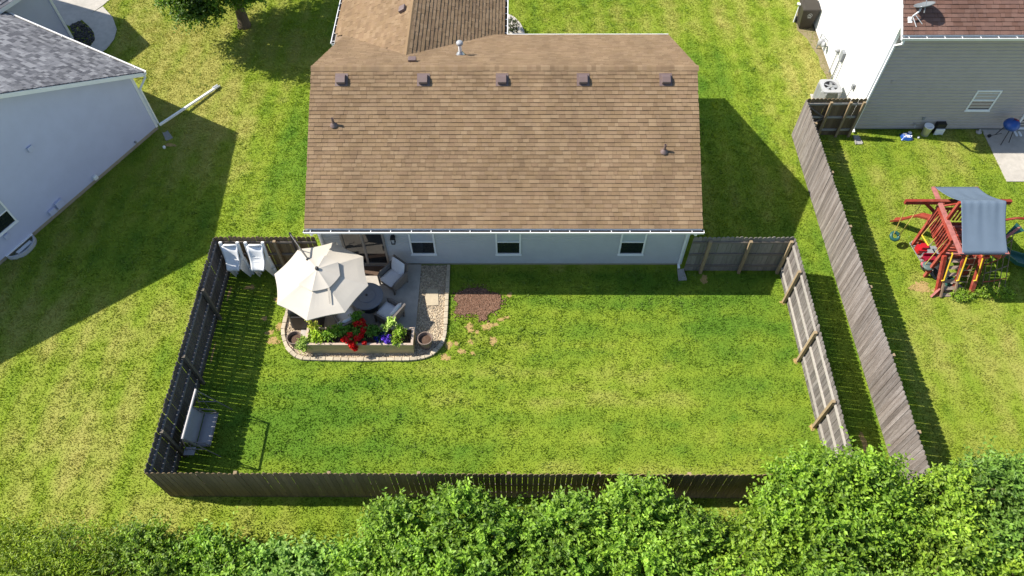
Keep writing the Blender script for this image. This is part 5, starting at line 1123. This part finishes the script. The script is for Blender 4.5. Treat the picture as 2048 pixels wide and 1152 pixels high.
def shoots(r, n, blobs, leaves, ll, lw, c0, c1, upb=.8, slen=(.35, .8), droop=.25, shell=(.5, 1.0), wild=.25):
    """shoots growing out of lumpy blobs; each carries paired leaves; returns leaf arrays"""
    blobs = np.array(blobs, float); wgt = (blobs[:, 3] * blobs[:, 4] + blobs[:, 3] * blobs[:, 5]); k_ = r.choice(len(blobs), n, p=wgt / wgt.sum()); bl = blobs[k_]
    d = unit(r, n); d[:, 2] = np.abs(d[:, 2]) * 1.0 + np.where(r.random(n) < .25, -.5, .0); d /= np.linalg.norm(d, axis=1, keepdims=True)
    rad = r.uniform(shell[0], shell[1], n) ** .7
    base = bl[:, :3] + d * bl[:, 3:6] * rad[:, None]
    spike = (r.random(n) < .14) & (upb > .6); dirv = d * np.where(spike, .12, .55)[:, None] + np.array([0, 0, upb]) + r.normal(size=(n, 3)) * np.where(spike, .07, wild)[:, None]; dirv /= np.linalg.norm(dirv, axis=1, keepdims=True)
    SL = r.uniform(*slen, n) * np.where(spike, 1.45, np.where(r.random(n) < .06, 1.4, 1.0))
    lumps = vnoise(base[:, 0], base[:, 1] + base[:, 2], .55, 33)
    sd_ = unit(r, n); side = np.cross(dirv, sd_); side /= np.linalg.norm(side, axis=1, keepdims=True)
    tone = r.uniform(.68, 1.15, n) * (.72 + .62 * lumps); hue = r.random(n)
    out = []
    for j in range(leaves):
        t_ = (j + .6) / leaves; p = base + dirv * (SL * t_)[:, None] + np.array([0, 0, -1.0]) * (SL * np.where(spike, .0, droop) * t_ ** 2)[:, None]
        s = 1 if j % 2 else -1; an = j * 1.1
        sv = side * (s * math.cos(an % 1.6)) + np.cross(dirv, side) * (s * math.sin(an % 1.6))
        D = sv * .85 + dirv * .5 + r.normal(size=(n, 3)) * .25
        N_ = np.array([-.3, 0, 1.0]) + r.normal(size=(n, 3)) * .5
        L = r.uniform(*ll, n) * (1.1 - .45 * t_); Wd = L * r.uniform(*lw, n)
        mixf = np.clip(t_ * .6 + hue * .5 - .1, 0, 1)[:, None]
        C = np.array([1.62, 1.56, 1.25]) * (np.array(c0) * (1 - mixf) + np.array(c1) * mixf) * tone[:, None] * r.uniform(.8, 1.2, (n, 1))
        out.append((p, D, N_, L, Wd, C))
    return [np.concatenate([o_[i] for o_ in out]) for i in range(6)]
C_DK, C_LT, C_YG = (.050, .115, .014), (.145, .245, .028), (.20, .28, .035)
def shrub(name, label, base, blobs, n, seed, c0=C_DK, c1=C_LT, ll=(.10, .19), lw=(.42, .66), leaves=12, group='shrubs along the near edge', cat='shrub', stems=6, **kw):
    r = np.random.default_rng(seed); root = thing(name, label, cat, (*base, 0), 0, group)
    arr = shoots(r, n, blobs, leaves, ll, lw, c0, c1, **kw); ok = arr[0][:, 2] > .02; arr = [a[ok] for a in arr]
    o = link_mesh('foliage', leaf_mesh('foliage', *arr), root)
    rr = random.Random(seed)
    for i in range(stems):
        b = blobs[i % len(blobs)]; p0 = (base[0] + rr.uniform(-.3, .3), base[1] + rr.uniform(-.2, .2), 0); p1 = (b[0] + rr.uniform(-.3, .3) * b[3], b[1] + rr.uniform(-.3, .3) * b[4], b[2] + b[5] * .7)
        pm = tuple((x + y) / 2 + rr.uniform(-.15, .15) for x, y in zip(p0, p1)); mb = B(); mb.tube([p0, pm, p1], [.035, .025, .01], 6); mb.build('stem', TWIG, root)
    for i in range(stems * 2):
        b = blobs[rr.randrange(len(blobs))]; a = rr.uniform(0, 6.28); q = Vector((b[0] + b[3] * .6 * math.cos(a), b[1] + b[4] * .6 * math.sin(a), b[2] + b[5] * .75)); e = q + vec(rr.uniform(-.3, .3), rr.uniform(-.3, .3), rr.uniform(.15, .55) * min(1, b[5]))
        mb = B(); mb.tube([q, q.lerp(e, .5) + vec(rr.uniform(-.05, .05), 0, 0), e], [.012, .009, .004], 5); mb.build('twig', TWIG, root)
    return root
# near hedge, left to right: (base x, base y, blobs[(x,y,z,rx,ry,rz)], shoots, label, tones)
HEDGE = [
 ((-13.4, -9.7), [(-13.6, -9.7, .3, 1.2, .7, .55), (-12.7, -10.2, .45, .9, .6, .6)], 460, 'feathery yellow green shrub at the lower left corner', (.055, .12, .008), (.23, .30, .02), dict(ll=(.09, .16), lw=(.22, .36), slen=(.4, .9))),
 ((-11.4, -9.8), [(-11.5, -9.6, .5, .8, .5, .75), (-12.0, -10.3, .5, .8, .5, .7), (-10.8, -10.2, .45, .7, .5, .6)], 520, 'feathery shrub with dark hollows, second from the lower left corner', (.055, .12, .010), (.23, .31, .025), dict(ll=(.08, .15), lw=(.22, .4), slen=(.4, 1.0))),
 ((-9.6, -9.8), [(-9.8, -9.65, .5, .75, .5, .8), (-9.0, -10.1, .5, .7, .55, .7)], 440, 'dark green shrub below the left fence corner', (.045, .10, .012), (.16, .25, .022), dict(ll=(.09, .15))),
 ((-8.1, -9.9), [(-8.1, -9.8, .4, .6, .45, .7), (-7.5, -10.3, .5, .7, .5, .7)], 340, 'small leafy shrub below the fence, left of the broad leaved bush', (.045, .115, .012), (.16, .26, .03), {}),
 ((-5.9, -10.2), [(-6.3, -10.05, .4, .7, .5, .55), (-5.3, -10.1, .5, .8, .5, .65), (-5.9, -10.7, .6, .9, .4, .6)], 480, 'broad leaved green bush at the bottom, left of centre', (.06, .14, .022), (.17, .28, .06), dict(ll=(.12, .19), lw=(.6, .8))),
 ((-3.4, -9.7), [(-3.2, -9.15, .95, .6, .5, .95), (-3.9, -10.1, .7, .7, .55, .85), (-2.7, -10.0, .9, .6, .5, .95)], 560, 'mid green shrub where the fence shadow ends', (.05, .12, .016), (.17, .275, .03), {}),
 ((-1.3, -9.5), [(-1.5, -8.95, 1.25, .7, .55, 1.1), (-.6, -9.4, 1.15, .75, .6, 1.1), (-2.0, -10.0, .95, .6, .5, 1.0), (-1.1, -10.3, 1.1, .9, .5, .9)], 760, 'upright leafy shrub at bottom centre, taller than the fence foot', (.05, .12, .016), (.17, .285, .03), {}),
 ((1.0, -9.7), [(.5, -9.4, 1.0, .6, .5, 1.0), (1.4, -9.15, 1.25, .7, .5, 1.05), (1.1, -10.2, 1.15, .9, .55, .95)], 700, 'leafy shrub right of bottom centre, below the gap in the hedge', (.05, .12, .016), (.165, .275, .03), {}),
 ((3.4, -9.4), [(3.1, -8.85, 1.42, .8, .6, 1.1), (2.4, -9.7, 1.15, .65, .55, 1.0), (4.2, -9.5, 1.25, .75, .6, 1.1), (3.3, -10.2, 1.3, .9, .5, 1.0)], 860, 'full shrub with pointed sprays before the brown fence', (.055, .125, .016), (.18, .29, .03), {}),
 ((5.6, -9.7), [(5.2, -9.7, 1.0, .65, .5, .85), (6.2, -9.5, 1.25, .7, .55, 1.0), (5.7, -10.3, 1.2, .8, .5, .95)], 640, 'low shrub just left of the tall leafy bush', (.06, .13, .014), (.20, .30, .03), {}),
 ((7.6, -9.0), [(7.5, -8.45, 1.75, 1.0, .7, 1.15), (8.7, -8.4, 1.75, .95, .7, 1.15), (6.8, -9.1, 1.45, .75, .6, 1.05), (7.9, -9.6, 1.6, 1.1, .7, 1.05), (9.2, -9.1, 1.45, .7, .7, 1.0)], 1500, 'tall leafy bush spilling over the corner of the grey fence', (.05, .12, .014), (.185, .295, .028), dict(slen=(.45, 1.0))),
 ((10.6, -9.2), [(10.1, -9.5, 1.2, .7, .6, 1.0), (11.0, -8.65, 1.55, .75, .65, 1.1), (10.6, -10.0, 1.4, 1.0, .6, 1.0), (10.3, -8.7, 1.0, .5, .5, .8)], 940, 'bush at the foot of the tall silvery fence', (.06, .13, .016), (.21, .31, .035), {}),
 ((12.3, -8.9), [(12.1, -8.45, 1.7, .9, .65, 1.15), (13.1, -8.6, 1.65, 1.0, .7, 1.15), (12.3, -9.6, 1.5, 1.1, .7, 1.05)], 1060, 'dense dark green bush near the lower right corner', (.042, .10, .020), (.14, .24, .04), dict(slen=(.45, .95))),
 ((14.6, -9.0), [(14.5, -8.7, 1.5, .9, .7, 1.1), (14.2, -9.6, 1.5, 1.0, .6, 1.0)], 560, 'fresh green bush at the lower right edge', (.05, .12, .016), (.18, .28, .03), {}),
 ((13.0, -10.5), [(12.6, -10.6, 1.3, 1.3, .6, 1.0)], 400, 'yellow green bush in the lower right corner', (.06, .13, .016), (.23, .32, .03), {}),
 ((4.6, -11.0), [(4.6, -10.9, 1.2, 1.3, .5, 1.0), (7.6, -10.8, 1.4, 1.3, .5, 1.0)], 640, 'green bush cut by the bottom edge, right of centre', (.05, .12, .016), (.17, .28, .03), {}),
 ((-1.0, -11.1), [(-2.4, -11.0, 1.0, 1.3, .5, .9), (.6, -11.0, 1.15, 1.3, .5, .9)], 600, 'green bush cut by the bottom edge at centre', (.05, .12, .016), (.17, .28, .03), {}),
 ((10.2, -11.0), [(10.0, -10.9, 1.3, 1.2, .5, 1.0)], 340, 'green bush cut by the bottom edge below the silvery fence', (.05, .12, .016), (.17, .27, .03), {}),
]
for i, (bs, bl, n_, lab, c0, c1, kw) in enumerate(HEDGE):
    shrub('shrub', lab, bs, bl, int(n_ * 1.25), 100 + i, c0=c0, c1=c1, stems=4, **kw)
# tree at the upper left
tr = thing('tree', 'leafy tree shading the lawn left of the garage roof', 'tree', (-12.15, 13.35, 0))
mb = B(); mb.tube([(-12.15, 13.35, -.05), (-12.13, 13.36, .15), (-12.12, 13.4, .8), (-12.15, 13.5, 1.7), (-12.2, 13.6, 2.6), (-12.25, 13.8, 4.2), (-12.3, 13.9, 5.6)], [.34, .26, .215, .20, .17, .12, .05], 12); mb.build('trunk', BARK, tr, smooth=True)
r_ = random.Random(5)
for i in range(12):
    a = i * 2.4; z0_ = 1.9 + i * .22; L_ = 2.5 - i * .08; p0 = Vector((-12.2, 13.55 + .05 * i / 2, z0_)); p2 = p0 + vec(math.cos(a) * L_, math.sin(a) * L_, .5 + .12 * i); pm = p0.lerp(p2, .5) + vec(0, 0, .25)
    mb = B(); mb.tube([p0, pm, p2], [.07, .045, .015], 7); mb.build('limb', BARK, tr, smooth=True)
cb = [(-12.3, 13.9, 4.4, 2.9, 2.6, 2.1), (-14.1, 12.3, 2.15, .75, .7, .5), (-13.3, 11.6, 2.0, .7, .7, .42), (-12.7, 11.3, 2.1, .6, .55, .42), (-12.0, 11.7, 2.45, .7, .6, .4), (-11.0, 12.3, 2.3, .75, .7, .4), (-10.3, 13.3, 3.0, 1.0, 1.0, .8),
      (-13.2, 12.4, 2.6, 1.0, .7, .5), (-11.9, 11.2, 4.3, 1.6, 1.3, .9), (-13.6, 11.5, 3.9, 1.2, 1.1, .8), (-14.3, 13.9, 3.4, 1.1, 1.0, 1.0), (-10.0, 13.6, 4.6, 1.4, 1.4, 1.2), (-12.2, 14.3, 6.2, 1.8, 1.8, 1.0), (-10.6, 11.8, 4.6, 1.0, 1.0, .8)]
arr = shoots(np.random.default_rng(50), 9000, cb, 9, (.10, .17), (.6, .85), (.035, .085, .014), (.11, .19, .025), upb=.15, slen=(.3, .6), droop=.4, shell=(.25, 1.0), wild=.5)
link_mesh('crown', leaf_mesh('crown', *arr), tr)
# shrub by the front walk
shrub('shrub', 'small dark shrub beside the front walkway, behind the roof', (-.28, 12.9), [(-.28, 12.85, .25, .3, .4, .3)], 110, 70, c0=(.02, .03, .015), c1=(.04, .06, .02), ll=(.05, .09), leaves=8, group='shrubs by the houses', stems=3, slen=(.1, .25))
# weedy growth round the playset foot
for (x, y, lab, sd_) in ((14.75, -1.15, 'tall weeds under the rope ladder of the playset', 81), (15.45, -1.0, 'tall weeds below the climbing net', 82), (16.05, -1.05, 'sunlit weeds in the playset shadow', 83)):
    shrub('weed_clump', lab, (x, y), [(x, y, .06, .35, .16, .1)], 90, sd_, c0=(.07, .15, .012), c1=(.19, .28, .03), ll=(.05, .09), leaves=6, group='weeds round the playset', cat='weeds', stems=1, slen=(.12, .28))
# planting in the box
def plant(name, label, x, y, blobs, n, seed, c0, c1, cat='plant', flower=None, nfl=0, fspread=None, **kw):
    r = np.random.default_rng(seed); root = thing(name, label, cat, (x, y, .45), 0, 'plants in the timber planter')
    arr = shoots(r, n, blobs, kw.pop('leaves', 6), kw.pop('ll', (.05, .09)), kw.pop('lw', (.7, .95)), c0, c1, slen=kw.pop('slen', (.08, .22)), upb=kw.pop('upb', .5), wild=.5, shell=(.2, 1.0)); link_mesh('foliage', leaf_mesh('foliage', *arr), root)
    mb = B(); mb.tube([(x, y, .43), (x + .01, y, blobs[0][2])], .012, 6); mb.build('stem', TWIG, root)
    if flower is not None:
        for q, (fx, fy, fz, fr, m_) in enumerate(fspread):
            d = unit(r, m_); P = np.array([fx, fy, fz]) + d * fr * r.uniform(.5, 1, (m_, 1)); N_ = d + r.normal(size=(m_, 3)) * .3
            C = np.array(flower) * r.uniform(.55, 1.25, (m_, 1)); me = leaf_mesh('flower_head', P, np.cross(N_, unit(r, m_)) + d * .2, N_, r.uniform(.045, .075, m_), r.uniform(.045, .07, m_), C, REDFL); link_mesh('flower_head', me, root)
    return root
plant('lime_plant', 'lime green leafy plant at the left end of the planter', -6.28, -3.02, [(-6.28, -3.05, .58, .2, .16, .1), (-6.35, -2.85, .62, .1, .1, .1)], 110, 1, (.14, .24, .02), (.30, .40, .05))
plant('trailing_plant', 'pale trailing plant spilling over the left end of the planter', -6.62, -3.16, [(-6.68, -3.2, .53, .14, .13, .07), (-6.72, -3.3, .42, .1, .06, .1)], 90, 2, (.10, .18, .03), (.25, .33, .09), upb=-.1)
plant('tall_sprig', 'thin yellow green sprig at the back left of the planter', -6.42, -2.8, [(-6.42, -2.78, .72, .06, .06, .14), (-6.46, -2.74, .92, .05, .05, .06)], 34, 3, (.20, .24, .03), (.38, .40, .08))
plant('leafy_plant', 'mid green leafy plant left of the red geranium', -5.85, -2.98, [(-5.9, -3.0, .6, .24, .16, .12), (-5.62, -2.9, .66, .22, .18, .14)], 190, 4, (.055, .14, .014), (.17, .29, .03))
plant('leafy_plant', 'dark green plant behind the red geranium with white blooms', -5.45, -2.86, [(-5.42, -2.86, .70, .2, .18, .16)], 110, 5, (.04, .11, .012), (.11, .21, .025), flower=(.75, .74, .68), fspread=[(-5.52, -2.68, .84, .05, 50), (-5.60, -2.70, .80, .035, 30)])
plant('geranium', 'red flowering geranium spilling over the planter front', -5.1, -3.1, [(-5.1, -3.05, .62, .32, .2, .14), (-4.9, -2.8, .66, .2, .12, .12)], 150, 6, (.04, .11, .012), (.13, .23, .025), flower=(.72, .012, .010),
      fspread=[(-5.28, -3.22, .72, .12, 150), (-5.12, -3.36, .64, .13, 170), (-5.05, -3.42, .52, .09, 120), (-4.98, -3.2, .74, .09, 120), (-4.86, -3.12, .76, .08, 110), (-5.42, -3.2, .68, .07, 80), (-4.80, -2.95, .80, .09, 120), (-5.02, -2.72, .84, .13, 150), (-4.86, -2.66, .86, .12, 130), (-4.76, -3.3, .64, .06, 70), (-5.2, -3.1, .80, .07, 80), (-4.78, -2.78, .78, .07, 80)])
plant('leafy_plant', 'dark leafy plant between the red geranium and the blue flowers', -4.6, -2.9, [(-4.55, -2.88, .66, .2, .18, .16)], 130, 7, (.035, .10, .014), (.10, .20, .03))
plant('tall_leafy_plant', 'tall green plant standing above the planter beside the chairs', -5.0, -2.62, [(-5.0, -2.6, 1.0, .1, .1, .22)], 60, 8, (.04, .12, .014), (.11, .22, .025))
plant('purple_flower', 'violet flowering plant in the right half of the planter', -4.1, -3.1, [(-4.1, -3.1, .56, .14, .12, .06)], 50, 9, (.03, .08, .03), (.08, .16, .05), flower=(.16, .07, .60), fspread=[(-4.16, -3.14, .66, .09, 110), (-4.02, -3.1, .66, .09, 110), (-4.08, -3.22, .62, .08, 90), (-3.98, -3.22, .60, .06, 60)])
plant('blue_flower', 'deep blue flowering mat beside the violet flowers', -4.32, -3.06, [(-4.32, -3.06, .52, .12, .12, .04)], 30, 10, (.02, .05, .03), (.05, .10, .05), flower=(.012, .018, .28), fspread=[(-4.38, -3.1, .56, .09, 110), (-4.26, -3.02, .57, .09, 110), (-4.32, -3.2, .54, .09, 100), (-4.2, -2.92, .6, .08, 80)])
plant('variegated_plant', 'pale green sprig at the back right of the planter', -4.0, -2.82, [(-4.12, -2.84, .82, .08, .07, .06), (-3.92, -2.72, .95, .09, .08, .08)], 60, 11, (.16, .26, .04), (.36, .46, .16))
plant('lime_plant', 'bright lime plant at the right end of the planter', -3.75, -2.98, [(-3.7, -2.95, .68, .14, .16, .16), (-3.8, -3.2, .58, .12, .1, .08)], 120, 12, (.12, .23, .015), (.28, .40, .05))
plant('seedling', 'small dark seedling in the bare soil at the planter end', -3.48, -3.02, [(-3.5, -3.02, .50, .07, .07, .04)], 16, 13, (.05, .04, .02), (.10, .07, .03), leaves=4)
